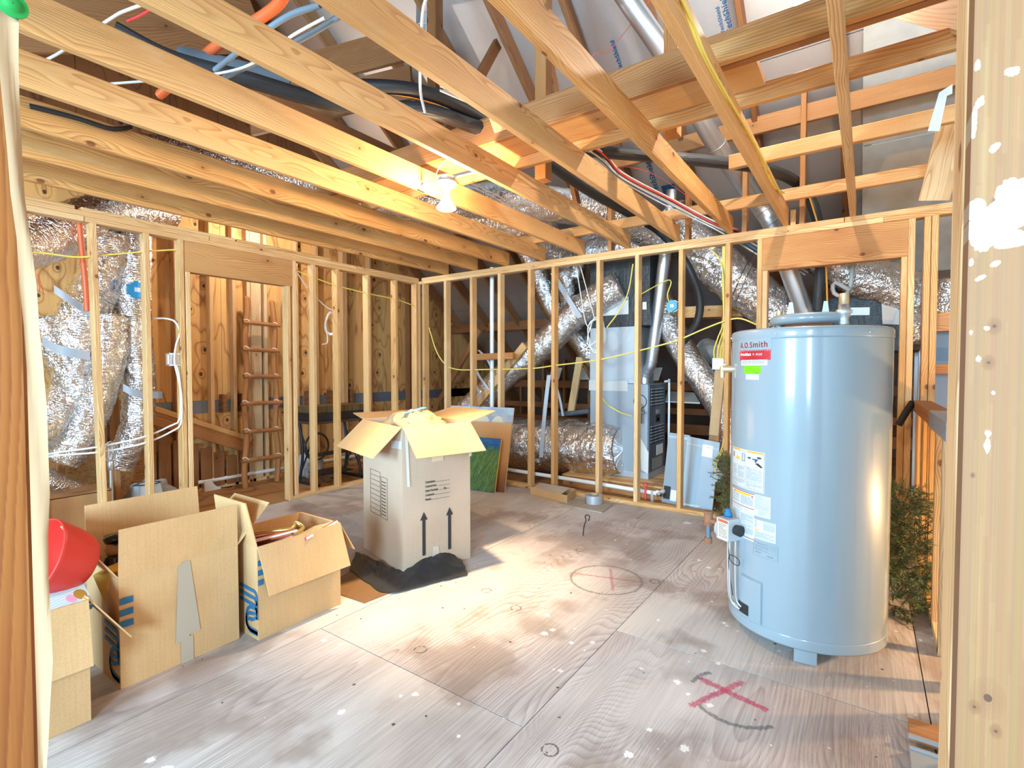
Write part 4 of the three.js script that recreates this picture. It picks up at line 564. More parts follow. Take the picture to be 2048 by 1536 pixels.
    for (let i = 0; i < nu; i++) for (let k = 0; k < nv; k++) { const a = i * (nv + 1) + k; idx.push(a, a + 1, a + nv + 1, a + 1, a + nv + 2, a + nv + 1); }
    const g = new THREE.BufferGeometry(); g.setAttribute('position', new THREE.Float32BufferAttribute(pos, 3)); g.setIndex(idx); g.computeVertexNormals(); thing('plastic_sheet', g, std({ color: lin(0.02, 0.021, 0.024), roughness: 0.38, side: THREE.DoubleSide }), 'crumpled black plastic sheeting under the tall moving carton', 'sheeting'); }
  thing('cardboard_sheet', sheet([[-2.62, 0.004, -1.78], [-2.26, 0.004, -1.8], [-2.22, 0.004, -2.16], [-2.75, 0.004, -2.22]], 0.003), std({ map: TCARD, color: lin(0.3, 0.25, 0.2) }), 'flat dirty cardboard lying by the black plastic sheeting', 'cardboard');
}
// corner logo bars and curved stripes printed on the move cartons
function logo(B, f, tag) { // f(s, y): point on the panel; s grows away from the corner
  const bars = []; for (let k = 0; k < 3; k++) bars.push(sheet([f(0, tag - k * 0.047), f(0.047, tag - k * 0.047), f(0.047, tag + 0.027 - k * 0.047), f(0, tag + 0.027 - k * 0.047)], 0.0006)); mesh('corner_bars', merged(bars), M.blueInk, B);
}
function curvedLogo(B, f) {
  const G = []; const band = (pts, w) => { for (let i = 0; i + 1 < pts.length; i++) { const a = pts[i], b = pts[i + 1], dx = b[0] - a[0], dy = b[1] - a[1], L = Math.hypot(dx, dy) || 1, nx = -dy / L * w / 2, ny = dx / L * w / 2; G.push(sheet([f(a[0] - nx, a[1] - ny), f(b[0] - nx, b[1] - ny), f(b[0] + nx, b[1] + ny), f(a[0] + nx, a[1] + ny)], 0.0006)); } };
  for (let k = 0; k < 3; k++) { const o = k * 0.034, p = [[0.16, 0.24 - o], [0.06, 0.235 - o]]; for (let a = 0; a <= 6; a++) p.push([0.035 - 0.03 * Math.sin(a / 6 * 1.57), 0.205 - o + 0.03 * Math.cos(a / 6 * 1.57)]); p.push([0.004, 0.17 - o]); band(p, 0.016); }
  for (let k = 0; k < 3; k++) { const o = k * 0.03; const p = [[0.004, 0.15 - o * 0.6], [0.05, 0.15 - o]]; for (let a = 0; a <= 8; a++) p.push([0.06 + 0.045 * Math.sin(a / 8 * 3.14), 0.09 - o * 0.4 + (0.06 - o * 0.6) * Math.cos(a / 8 * 3.14)]); p.push([0.004, 0.03 + o * 0.2]); band(p, 0.016); }
  mesh('curved_logo', merged(G), M.blueInk, B);
}
{ // large open carton in the middle of the row
  const xf = -2.455, xb = -2.84, z0 = -0.742, z1 = -1.215, h = 0.452;
  const B = carton({ name: 'moving_carton', label: 'large open moving carton with a taped seam and upright flaps, middle of the row', f: [[xf, 0, z0], [xf, 0, z1], [xb, 0, z1], [xb, 0, z0]], h, mat: M.card, flapMat: M.cardPale,
    flaps: [[[0.005, 0.2, 0], 0.004], [[0.08, 0.19, -0.13], 0.02], [[-0.02, 0.235, 0], 0.004], [[-0.0, 0.235, 0.15], 0.0]] });
  const f = (s, y) => [0.0035, y, -s]; logo(B, f, 0.345); mesh('filler', bx(-0.36, -0.03, 0.02, 0.28, -0.44, -0.03, 0.01), M.cardIn, B);
  curvedLogo(B, (s, y) => [-s, y, 0.0035]);
  for (const [a, b, c, d, y0, y1] of [[0.2, 0.255, 0.215, 0.25, 0.1, 0.44], [0.235, 0.3, 0.23, 0.262, 0.12, 0.45], [0.22, 0.27, 0.22, 0.27, 0.0, 0.11]]) mesh('tape_strip', sheet([[0.004, y0, -a], [0.004, y0, -b], [0.0035, y1, -d], [0.0035, y1, -c]], 0.0008), std({ color: lin(0.4, 0.33, 0.25), roughness: 0.4 }), B);
}
{ // carton with folded-down flap, right end of the row
  const xf = -2.36, xb = -2.74, z0 = -1.258, z1 = -1.72, h = 0.452;
  const B = carton({ name: 'moving_carton', label: 'open moving carton with its front flap folded down, nearest the tall carton', f: [[xf, 0, z0], [xf, 0, z1], [xb, 0, z1], [xb, 0, z0]], h, mat: M.card, flapMat: M.cardPale,
    flaps: [[[0.045, -0.235, -0.03], 0.0, 0.0], [[0.03, -0.17, -0.09], 0.02], null, [[-0.01, 0.21, 0.03], 0.03]] });
  logo(B, (s, y) => [0.0035, y, -s * 0.55], 0.36); curvedLogo(B, (s, y) => [-s, y, 0.0035]);
  // cards and books inside
  const inside = [['pink_folder', lin(0.8, 0.3, 0.32), [-2.56, 0.42, -1.42], 0.2, 0.012, 0.26, -0.35, 'pink folder lying in the carton with the folded-down flap'], ['red_book', lin(0.55, 0.03, 0.05), [-2.45, 0.415, -1.6], 0.17, 0.016, 0.24, 0.25, 'red bordered picture book tilted in the carton with the folded-down flap'], ['pink_pad', lin(0.85, 0.45, 0.45), [-2.47, 0.4, -1.4], 0.16, 0.02, 0.16, 0.4, 'round edged pink pad under the gold ornament'], ['orange_folder', lin(0.75, 0.3, 0.04), [-2.66, 0.41, -1.4], 0.14, 0.01, 0.2, -0.5, 'orange folder tucked at the side of the carton with the folded-down flap']];
  for (const [n, c, p, w, t, d, ry, lb] of inside) { const g = group(n, lb, n.includes('book') ? 'book' : 'folder', {}, p); g.rotation.set(0.1, ry, 0.28); mesh('cover', bx(-w / 2, w / 2, -t / 2, t / 2, -d / 2, d / 2, 0.003), std({ color: c, roughness: 0.5 }), g); mesh('pages', bx(-w / 2 + 0.004, w / 2 + 0.002, -t / 2 + 0.002, t / 2 - 0.002, -d / 2 - 0.001, d / 2 - 0.003), M.white, g); if (n === 'red_book') mesh('cover_picture', bx(-w / 2 + 0.015, w / 2 - 0.015, t / 2, t / 2 + 0.001, -d / 2 + 0.015, d / 2 - 0.015), std({ map: dataTex(128, 128, (i, j, c2) => { const a = vn(i / 9, j / 9), b = vn(i / 5 + 30, j / 5); c2[0] = 150 + a * 90; c2[1] = 170 + b * 60; c2[2] = 140 + a * b * 80; }), roughness: 0.4 }), g); }
  thing('gold_ornament', tubeGeo([[-2.62, 0.44, -1.36], [-2.53, 0.455, -1.42], [-2.47, 0.46, -1.5], [-2.5, 0.475, -1.54], [-2.46, 0.45, -1.56], [-2.42, 0.44, -1.48]], 0.011, 40, 8), std({ color: lin(0.6, 0.45, 0.16), metalness: 0.7, roughness: 0.35 }), 'twisted gold ornament lying on the pink papers', 'ornament');
  mesh('filler', bx(-0.35, -0.03, 0.02, 0.37, -0.43, -0.03, 0.02), M.cardIn, B);
}
{ // carton at the left end of the row, partly behind the jamb
  const xf = -2.33, xb = -2.66, z0 = -0.16, z1 = -0.612, h = 0.452;
  const B = carton({ name: 'moving_carton', label: 'open moving carton holding the red bowl, beside the doorway post', f: [[xf, 0, z0], [xf, 0, z1], [xb, 0, z1], [xb, 0, z0]], h, mat: M.card, flapMat: M.cardPale,
    flaps: [[[0.035, -0.235, 0.0], 0.0, 0.0], [[0.05, -0.2, -0.13], 0.05, -0.02], null, null] });
  // red mixing bowl tipped on its side
  const prof = []; for (let i = 0; i <= 18; i++) { const t = i / 18; prof.push([0.07 + 0.085 * Math.pow(t, 0.4), t * 0.18]); } for (let i = 18; i >= 0; i--) { const t = i / 18; prof.push([Math.max(0.001, 0.066 + 0.084 * Math.pow(t, 0.4)), t * 0.18 + 0.004]); } prof.unshift([0.001, 0]); prof.push([0.001, 0.004]);
  const bowl = thing('mixing_bowl', lathe(prof, 56), std({ color: lin(0.62, 0.035, 0.025), roughness: 0.45 }), 'red plastic mixing bowl tipped on its side in the end carton', 'bowl');
  const bax = V([0.16, 0.42, 0.88]).normalize(), bb = V([-2.52, 0.532, -0.658]); bowl.quaternion.setFromUnitVectors(new THREE.Vector3(0, 1, 0), bax); bowl.scale.setScalar(0.93); bowl.position.copy(bb).addScaledVector(bax, 0.0);
  const cd = group('gift_box', 'pale blue striped card lying under the red bowl', 'card', {}, [-2.385, 0.462, -0.5]); cd.rotation.set(-0.16, 0.1, -0.42);
  mesh('card_body', bx(-0.06, 0.06, -0.012, 0.012, -0.13, 0.07, 0.003), std({ color: lin(0.04, 0.15, 0.25) }), cd);
  mesh('card_face', bx(-0.06, 0.06, 0.0122, 0.0135, -0.13, 0.07), std({ map: canvasTex(256, 400, (g, w, h) => { g.fillStyle = '#d4eaf2'; g.fillRect(0, 0, w, h); g.strokeStyle = '#a9cfdd'; g.lineWidth = 6; for (let k = -400; k < 700; k += 26) { g.beginPath(); g.moveTo(k, 0); g.lineTo(k + 200, h); g.stroke(); } g.fillStyle = '#e9a5cc'; g.beginPath(); g.ellipse(150, 110, 44, 34, 0, 0, 7); g.fill(); g.fillStyle = '#b28a3a'; g.beginPath(); g.ellipse(120, 50, 60, 40, 0, 0, 7); g.fill(); }), roughness: 0.4 }), cd);
  const nb = group('blue_case', 'dark blue case under the striped card in the end carton', 'case', {}, [-2.47, 0.4, -0.45]); mesh('case_body', bx(-0.11, 0.11, -0.04, 0.04, -0.14, 0.14, 0.01), std({ color: lin(0.02, 0.1, 0.2), roughness: 0.5 }), nb);
  mesh('filler', bx(-0.31, -0.03, 0.02, 0.36, -0.43, -0.02, 0.03), M.cardIn, B);
}
// things standing in the large carton
{
  const F = group('ceramic_figure', 'dark glazed ceramic figure with a peaked cap in the large carton', 'figure', {}, [-2.68, 0.36, -0.8]);
  mesh('figure_body', lathe([[0.001, 0], [0.05, 0], [0.055, 0.04], [0.045, 0.09], [0.035, 0.12], [0.03, 0.135], [0.001, 0.135]], 28), std({ color: lin(0.015, 0.015, 0.018), roughness: 0.15 }), F);
  mesh('figure_face', lathe([[0.001, 0.13], [0.03, 0.135], [0.036, 0.155], [0.034, 0.18], [0.02, 0.195], [0.001, 0.197]], 24), std({ color: lin(0.42, 0.25, 0.15), roughness: 0.25 }), F);
  mesh('figure_cap', merged([lathe([[0.001, 0.185], [0.036, 0.185], [0.042, 0.2], [0.038, 0.215], [0.001, 0.22]], 24), bx(-0.01, 0.055, 0.184, 0.189, -0.03, 0.03, 0.002)]), std({ color: lin(0.012, 0.012, 0.014), roughness: 0.12 }), F); F.rotation.y = 0.2;
  const y = group('yellow_box', 'small yellow box beside the dark ceramic figure', 'box', {}, [-2.57, 0.37, -0.8]); mesh('box_body', bx(-0.07, 0.07, -0.08, 0.1, -0.05, 0.05, 0.003), std({ color: lin(0.7, 0.42, 0.06) }), y); y.rotation.set(0.2, 0.4, 0.15);
  thing('white_cloth', (() => { const g = new THREE.SphereGeometry(0.13, 28, 18); const p = g.attributes.position; for (let i = 0; i < p.count; i++) { const d = 1 + 0.2 * perlin.noise(p.getX(i) * 14, p.getY(i) * 14, p.getZ(i) * 14); p.setXYZ(i, p.getX(i) * d, p.getY(i) * d * 0.5, p.getZ(i) * d * 1.2); } g.computeVertexNormals(); return g; })(), std({ color: lin(0.7, 0.7, 0.72), roughness: 0.9 }), 'white cloth bundled in the large carton', 'cloth').position.set(-2.63, 0.5, -1.06);
}

// ---------------------------------------------------------------- furnace stack behind the back wall
{
  const x0 = -2.548, x1 = -1.865, z1 = -5.17, z0 = -5.71, F = group('furnace', 'grey upright gas furnace with louvred front and a black wrapped plenum above', 'furnace', {}, [0, 0, 0]);
  const P0 = group('platform', 'low lumber platform under the grey furnace', 'platform');
  for (const z of [-4.93, -5.3, -5.7]) board(P0, 'beam', [-2.75, 0.057, z], [-1.55, 0.057, z], 0.114, T2, YA, W_RED); for (const x of [-2.72, -1.57]) board(P0, 'beam', [x, 0.057, -4.95], [x, 0.057, -5.68], 0.114, T2, YA, W_RED);
  for (let k = 0; k < 6; k++) board(P0, 'plank', [-2.76, 0.124, -4.985 - k * 0.142], [-1.54, 0.124, -4.985 - k * 0.142], 0.138, 0.018, ZA, W_STUD);
  mesh('cabinet', bx(x0, x1 - 0.012, 0.135, 1.14, z0, z1, 0.006), M.grey, F);
  mesh('bottom_rail', bx(x0, x1, 0.135, 0.2, z0 - 0.005, z1 + 0.006, 0.004), M.greyPale, F);
  const door = mesh('front_door', bx(x1 - 0.012, x1, 0.21, 1.13, z0 + 0.012, z1 - 0.012, 0.004), M.greyDark, F);
  for (const [y0, n] of [[0.9, 12], [0.5, 12]]) for (let k = 0; k < n; k++) for (let q = 0; q < 3; q++) mesh('louver', bx(x1, x1 + 0.006, y0 + k * 0.0165, y0 + 0.009 + k * 0.0165, z0 + 0.08 + q * 0.14, z0 + 0.2 + q * 0.14), k % 2 ? M.greyPale : M.black, door);
  for (const [y0, y1, a, b, m] of [[0.72, 0.8, 0.2, 0.34, M.black], [0.735, 0.765, 0.24, 0.3, M.greyPale], [0.815, 0.86, 0.22, 0.32, M.grey], [0.36, 0.47, 0.1, 0.3, M.white], [0.22, 0.34, 0.12, 0.42, std({ color: lin(0.3, 0.27, 0.24) })]]) mesh('door_plate', bx(x1 + 0.001, x1 + 0.004, y0, y1, z0 + a, z0 + b), m, door);
  mesh('coil_case', bx(x0 - 0.01, -2.0, 1.142, 1.757, z0 + 0.02, z1 - 0.012, 0.005), M.greyPale, F); mesh('mastic_band', bx(x0 - 0.013, -2.1, 1.06, 1.175, z1 - 0.02, z1 + 0.004, 0.002), M.mastic, F);
  mesh('plenum', bx(x0 - 0.01, -1.87, 1.758, 2.5, z0, z1 - 0.01, 0.006), M.blackWrap, F); mesh('mastic_patch', sheet([[-2.393, 2.032, -5.165], [-2.098, 2.074, -5.165], [-2.096, 1.887, -5.165], [-2.392, 1.884, -5.165]].reverse(), 0.003), M.mastic, F);
  mesh('plenum_label', sheet([[-1.942, 2.003, -5.164], [-1.899, 2, -5.164], [-1.898, 1.922, -5.164], [-1.942, 1.925, -5.164]].reverse(), 0.002), M.white, F);
  { const g = new THREE.TorusGeometry(0.07, 0.004, 6, 32); const q = [-1.962, 0.956, -5.166]; g.translate(...q); mesh('knockout', g, M.black, F); }
  // gas cock on the side
  const q = [-1.937, 0.911, -5.13]; mesh('gas_pipe', tubeGeo([[q[0] - 0.03, q[1], -5.17], [q[0] - 0.03, q[1] + 0.01, -5.12], [q[0], q[1] + 0.01, -5.1], [q[0] + 0.005, q[1] - 0.05, -5.1]], 0.012, 20, 8), M.yellow, F); mesh('gas_cock', merged([new THREE.CylinderGeometry(0.015, 0.015, 0.16, 12).translate(q[0] + 0.006, q[1] - 0.1, -5.1), new THREE.CylinderGeometry(0.024, 0.024, 0.04, 12).translate(q[0] + 0.006, q[1] - 0.06, -5.1), bx(q[0] - 0.005, q[0] + 0.05, q[1] - 0.075, q[1] - 0.055, -5.1, -5.085)]), M.greyDark, F);
  mesh('drain_pipe', tubeGeo([[x1 + 0.02, 1.16, z0 + 0.1], [x1 + 0.05, 1.16, z0 + 0.06], [x1 + 0.05, 1.1, z0 + 0.04], [x1 + 0.05, 0.2, z0 + 0.04]], 0.013, 40, 8), M.pvc, F);
  // return boot collar
  mesh('return_boot', sheet([[-1.968, 0.6, -5.16], [-1.938, 0.23, -5.16], [-1.867, 0.196, -5.16], [-1.863, 0.423, -5.16]], 0.02), M.mastic, F);
}
{ // flue pipe of the furnace
  const pts = [[-2.001, 1.135, -5.4], [-1.996, 1.223, -5.4], [-1.95, 1.3, -5.38], [-1.91, 1.397, -5.36], [-1.828, 1.872, -5.3], [-1.715, 2.522, -5.2], [-1.619, 3.09, -5.12]];
  const F = group('flue_pipe', 'galvanised vent pipe rising from the grey furnace', 'pipe'); mesh('pipe_section', tubeGeo(pts, 0.062, 60, 24), M.galv, F);
  for (const t of [0.06, 0.14, 0.2, 0.55]) { const c = curve(pts), p = c.getPointAt(t), d = c.getTangentAt(t); const g = new THREE.TorusGeometry(0.0625, 0.004, 8, 28); g.lookAt(d); g.translate(p.x, p.y, p.z); mesh('pipe_joint', g, M.galv, F); }
}
{ // long vent rising across the roof
  const pts = [[-0.349, 1.471, -5.35], [-0.5, 1.916, -5.2], [-0.689, 2.512, -5], [-0.724, 2.605, -4.96], [-0.829, 2.782, -4.9], [-1.034, 3.125, -4.5], [-1.139, 3.34, -4.2], [-1.287, 3.667, -3.85], [-1.484, 4.014, -3.55], [-1.628, 4.301, -3.35]];
  const F = group('flue_pipe', 'long galvanised vent climbing under the foil roof past the joists', 'pipe'); mesh('pipe_section', tubeGeo(pts, 0.075, 110, 26), M.galv, F);
  const c = curve(pts); for (const t of [0.3, 0.325, 0.35, 0.37, 0.55, 0.75]) { const p = c.getPointAt(t), d = c.getTangentAt(t), g = new THREE.TorusGeometry(0.076, 0.005, 8, 28); g.lookAt(d); g.translate(p.x, p.y, p.z); mesh('pipe_joint', g, M.galv, F); }
}
{ const F = group('flue_pipe', 'short upright galvanised vent between the dark rafters', 'pipe'); const a = [-3.274, 4.303, -3.3], b = [-3.269, 4.95, -3.3]; mesh('pipe_section', new THREE.CylinderGeometry(0.06, 0.06, b[1] - a[1] + 0.6, 24).translate(a[0], (a[1] + b[1]) / 2, -3.3), M.galv, F); mesh('pipe_joint', new THREE.TorusGeometry(0.061, 0.004, 8, 28).rotateX(Math.PI / 2).translate(a[0], a[1] + 0.02, -3.3), M.galv, F); }

// ---------------------------------------------------------------- flexible foil ducts
duct('trunk_duct', [[-4.1, 0.42, -5.3], [-3.6, 0.36, -5.28], [-3.0, 0.375, -5.27], [-2.5, 0.4, -5.24], [-2.15, 0.42, -5.2]], 0.31, 'fat foil return duct lying on the platform beside the furnace', { amp: 0.06, nr: 72, step: 0.016, taper: (t) => (t > 0.9 ? 1 - (t - 0.9) * 2.2 : 1) * (t < 0.05 ? 0.85 + t * 3 : 1) });
duct('branch_duct', [[-4.458, 0.575, -5], [-4.034, 0.904, -5.05], [-3.677, 1.213, -5.1], [-3.133, 1.57, -5.1], [-2.715, 1.91, -5.12], [-2.399, 2.08, -5.1], [-2.184, 2.19, -5.14]], 0.165, 'foil duct slanting up to the black plenum', { amp: 0.035, nr: 56, rib: 0.09 });
duct('branch_duct', [[-3.813, 3.226, -5.4], [-3.455, 2.559, -5.5], [-3.292, 2.114, -5.6], [-2.995, 1.737, -5.65], [-2.71, 1.379, -5.7]], 0.135, 'foil duct dropping steeply behind the slanting duct', { amp: 0.04, rib: 0.07, nr: 48 });
duct('branch_duct', [[-3.197, 3.193, -5.2], [-3.019, 2.706, -5.25], [-2.911, 2.35, -5.3], [-2.97, 1.902, -5.55]], 0.12, 'second steep foil duct hanging by the metal strap', { amp: 0.05, nr: 48 });
duct('branch_duct', [[-2.812, 2.34, -5.3], [-2.759, 2.684, -5.32], [-2.565, 2.796, -5.38], [-2.298, 2.638, -5.4]], 0.115, 'short foil duct curling over the plenum', { amp: 0.05, nr: 48 });
duct('branch_duct', [[-2.61, 2.629, -5.28], [-2.314, 2.638, -5.3], [-1.971, 2.692, -5.3], [-1.772, 2.794, -5.35]], 0.15, 'foil duct lying across the top of the plenum', { amp: 0.05, nr: 48 });
duct('branch_duct', [[-1.704, 2.901, -5.3], [-1.398, 2.499, -5.3], [-1.074, 2.173, -5.35], [-0.812, 1.939, -5.4], [-0.566, 1.67, -5.5]], 0.21, 'wide foil duct sloping down behind the yellow cables', { amp: 0.08, nr: 60 });
duct('branch_duct', [[-1.946, 2.289, -5.55], [-1.786, 1.833, -5.5], [-1.539, 1.42, -5.4], [-1.29, 1.088, -5.32], [-1.126, 0.798, -5.28], [-1.033, 0.417, -5.25]], 0.135, 'foil duct running down past the furnace to the floor', { amp: 0.045, nr: 52 });
duct('branch_duct', [[-1.49, 1.513, -5.9], [-1.184, 1.421, -5.7], [-0.834, 1.315, -5.6]], 0.13, 'dusty foil duct low behind the blue junction box', { amp: 0.04, mat: M.foilDust });
duct('branch_duct', [[-0.36, 2.36, -5.3], [-0.135, 2.144, -5.35], [0.15, 1.994, -5.4], [0.388, 1.833, -5.45], [0.555, 1.662, -5.5]], 0.19, 'wide foil duct over the black box behind the water heater', { amp: 0.05, nr: 56, mat: M.foilWarm });
duct('branch_duct', [[0.326, 1.692, -5.2], [0.334, 1.609, -5.15], [0.357, 1.488, -5.1]], 0.09, 'foil duct stub between the paired studs at the stairwell', { amp: 0.06 });
duct('branch_duct', [[0.498, 1.965, -5], [0.467, 1.819, -5], [0.452, 1.635, -5.05]], 0.1, 'foil duct rising beside the stairwell jamb', { amp: 0.05 });
duct('branch_duct', [[-3.9, 2.95, -3.6], [-3.2, 2.95, -3.9], [-2.6, 2.92, -4.3], [-2.1, 2.85, -4.9], [-1.8, 2.65, -5.4]], 0.17, 'foil duct crossing above the joists toward the plenum', { amp: 0.05, nr: 52 });
duct('branch_duct', [[-4.6, 2.92, -1.6], [-4.2, 2.9, -2.3], [-3.9, 2.9, -3.0], [-3.5, 2.88, -3.7], [-3.1, 2.8, -4.5], [-2.9, 2.6, -5.2]], 0.19, 'long foil duct above the joists along the left wall', { amp: 0.05, nr: 52, mat: M.foilWarm });
// ducts behind the left stud wall
duct('branch_duct', [[-4.95, 2.136, -0.914], [-5, 2.254, -1.113], [-5.05, 2.47, -1.365], [-5.2, 2.654, -1.678], [-5.4, 2.786, -2.056]], 0.165, 'foil duct slanting across the top of the left wall', { amp: 0.045, nr: 52, mat: M.foilWarm, rib: 0.06 });
duct('branch_duct', [[-5.15, 2.572, -1.725], [-5.05, 2.215, -1.692], [-5.02, 1.875, -1.669], [-5.02, 1.459, -1.675], [-5.05, 1.079, -1.7], [-5.1, 0.738, -1.674], [-5.2, 0.483, -1.594]], 0.115, 'upright foil duct carrying the blue damper', { amp: 0.085, nr: 48 });
duct('branch_duct', [[-5.1, 2.394, -1.522], [-5.1, 2.023, -1.482], [-5.1, 1.688, -1.347], [-5.1, 1.37, -1.294], [-5.12, 1.052, -1.356]], 0.16, 'crumpled foil duct bulging behind the first stud', { amp: 0.1, nr: 52 });
duct('branch_duct', [[-4.98, 1.733, -1.497], [-4.98, 1.452, -1.479], [-5, 1.133, -1.42], [-5.05, 0.82, -1.317], [-5.1, 0.596, -1.188]], 0.125, 'foil duct sweeping down to the floor by the damper', { amp: 0.09, nr: 48, rib: 0.08 });
duct('branch_duct', [[-5.2, 1.68, -1.174], [-5.15, 1.448, -1.217], [-5.15, 1.212, -1.304], [-5.1, 0.947, -1.166], [-5.05, 0.776, -1.01]], 0.14, 'foil duct with grey straps beside the doorway post', { amp: 0.1, nr: 48 });
duct('branch_duct', [[-5.15, 0.539, -1.026], [-5.15, 0.419, -1.167], [-5.2, 0.301, -1.33]], 0.075, 'thin foil duct lying on the floor behind the left wall', { amp: 0.05, mat: M.foilWarm });
// black box behind the heater
{ const B = group('black_plenum', 'black wrapped plenum box with a white mastic patch behind the water heater', 'plenum'); mesh('plenum_body', bx(-0.45, 0.42, 1.45, 1.93, -5.9, -5.3, 0.006), M.blackWrap, B); mesh('mastic_patch', sheet([[0.091, 1.88, -5.29], [0.258, 1.875, -5.29], [0.262, 1.662, -5.29], [0.102, 1.678, -5.29]].reverse(), 0.003), M.mastic, B); for (const x of [-0.4, 0.37]) for (const z of [-5.84, -5.38]) mesh('stand_leg', bx(x - 0.02, x + 0.02, 0, 1.45, z - 0.02, z + 0.02), M.galv, B); }
{ const B = group('dark_duct_box', 'dark sheet metal box with a pale edge beside the stairwell jamb', 'duct'); mesh('box_body', bx(0.4, 0.75, 0.7, 1.6, -5.2, -4.85, 0.004), M.greyDark, B); mesh('edge_strip', bx(0.395, 0.41, 0.7, 1.6, -4.86, -4.84), M.zinc, B); mesh('stand_leg', bx(0.5, 0.6, 0, 0.7, -5.1, -5.0), M.galv, B); }
for (const y of [1.25, 1.58]) { const b = board(wallB, 'blocking', [0.394, y + 0.05, ZW - 0.06], [0.72, y + 0.05, ZW - 0.06], y > 1.5 ? 0.13 : 0.07, T2, YA, W_RED); }
// framing seen deep in the attic behind the back wall
const truss = roof;
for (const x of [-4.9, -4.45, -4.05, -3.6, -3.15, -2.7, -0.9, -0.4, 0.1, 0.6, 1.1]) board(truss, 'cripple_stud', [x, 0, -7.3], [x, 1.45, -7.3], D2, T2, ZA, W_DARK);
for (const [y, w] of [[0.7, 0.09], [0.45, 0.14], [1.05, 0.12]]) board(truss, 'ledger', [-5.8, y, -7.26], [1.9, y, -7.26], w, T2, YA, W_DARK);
for (let k = 0; k < 5; k++) mesh('eave_light_patch', sheet([[-4.3 + k * 0.55, 1.13, -7.22], [-4.12 + k * 0.55, 1.13, -7.22], [-4.06 + k * 0.55, 1.32, -7.22], [-4.26 + k * 0.55, 1.32, -7.22]], 0.01), std({ color: lin(0.72, 0.7, 0.64) }), truss);  // pale sheets stand in for light showing at the eave gaps
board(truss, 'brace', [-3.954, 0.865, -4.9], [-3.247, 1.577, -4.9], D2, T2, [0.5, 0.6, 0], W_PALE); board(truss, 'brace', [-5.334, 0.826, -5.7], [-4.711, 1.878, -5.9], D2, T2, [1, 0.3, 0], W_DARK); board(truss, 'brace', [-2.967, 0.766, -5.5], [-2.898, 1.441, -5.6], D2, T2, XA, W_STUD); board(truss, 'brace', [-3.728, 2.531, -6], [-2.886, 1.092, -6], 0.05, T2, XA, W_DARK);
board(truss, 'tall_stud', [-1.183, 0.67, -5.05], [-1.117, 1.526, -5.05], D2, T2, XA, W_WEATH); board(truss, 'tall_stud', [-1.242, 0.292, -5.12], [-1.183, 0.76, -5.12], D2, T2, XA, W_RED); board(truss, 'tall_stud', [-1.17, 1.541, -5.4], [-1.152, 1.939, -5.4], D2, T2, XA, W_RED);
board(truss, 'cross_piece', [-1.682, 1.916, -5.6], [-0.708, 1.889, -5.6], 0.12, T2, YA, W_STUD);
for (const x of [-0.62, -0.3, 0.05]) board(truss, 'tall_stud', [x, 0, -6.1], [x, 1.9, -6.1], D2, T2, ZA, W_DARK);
mesh('vent_shelf', sheet([[-1.936, 0.924, -5.9], [-1.538, 0.921, -5.9], [-1.741, 1.01, -6.4], [-2.07, 1.02, -6.4]], 0.015), std({ color: lin(0.7, 0.68, 0.62) }), truss);
board(gable, 'corner_batten', [-5.7, 0, -5.4], [-5.7, 2.6, -5.4], 0.1, 0.04, XA, W_DARK);

// ---------------------------------------------------------------- hangers and straps
const strapMat = std({ color: lin(0.46, 0.5, 0.56), roughness: 0.45, side: THREE.DoubleSide });
function strap(label, pts, w, dir) { const pos = [], idx = [], c = curve(pts), n = 24; for (let i = 0; i <= n; i++) { const p = c.getPointAt(i / n); for (const s of [-0.5, 0.5]) pos.push(p.x + dir[0] * w * s, p.y + dir[1] * w * s, p.z + dir[2] * w * s); } for (let i = 0; i < n; i++) idx.push(i * 2, i * 2 + 1, i * 2 + 2, i * 2 + 1, i * 2 + 3, i * 2 + 2); const g = new THREE.BufferGeometry(); g.setAttribute('position', new THREE.Float32BufferAttribute(pos, 3)); g.setIndex(idx); g.computeVertexNormals(); return thing('hanger_strap', g, strapMat, label, 'strap', { group: 'duct hanger straps' }); }
strap('pale strap hanging in front of the fat return duct', [[-2.894, 1.233, -4.85], [-2.944, 0.952, -4.87], [-3.001, 0.607, -4.9], [-3.046, 0.284, -4.93]], 0.05, XA);
strap('short pale strap right behind the fifth back stud', [[-2.891, 1.118, -5], [-2.838, 0.949, -5], [-2.827, 0.764, -5.05]], 0.03, XA);
strap('long pale strap over the slanting duct', [[-2.869, 2.368, -4.88], [-2.742, 2.164, -4.88], [-2.598, 1.938, -4.9], [-2.548, 1.856, -4.92]], 0.06, [0.9, 0.3, 0]);
strap('pale strap wrapping the low end of the slanting duct', [[-3.967, 1.398, -4.82], [-3.881, 1.226, -4.83], [-3.735, 1.046, -4.85]], 0.04, XA);
strap('pale strap crossing beside the white upright pipe', [[-3.856, 1.53, -4.8], [-3.734, 1.408, -4.82], [-3.72, 1.287, -4.9]], 0.04, XA);
strap('pale strap dangling from the low blocking', [[-3.942, 1.318, -4.78], [-3.896, 1.105, -4.8], [-3.835, 0.94, -4.84]], 0.03, XA);
strap('grey strap holding the bulging foil duct', [[-4.92, 1.889, -1.138], [-4.9, 1.817, -1.223], [-4.92, 1.724, -1.346]], 0.06, YA);
strap('grey strap under the bulging foil duct', [[-4.95, 1.505, -1.073], [-4.93, 1.441, -1.165], [-4.92, 1.4, -1.34]], 0.07, YA);
strap('pale strap round the upright duct below the damper', [[-4.91, 1.151, -1.544], [-4.9, 1.095, -1.639], [-4.98, 1.075, -1.848]], 0.06, YA);

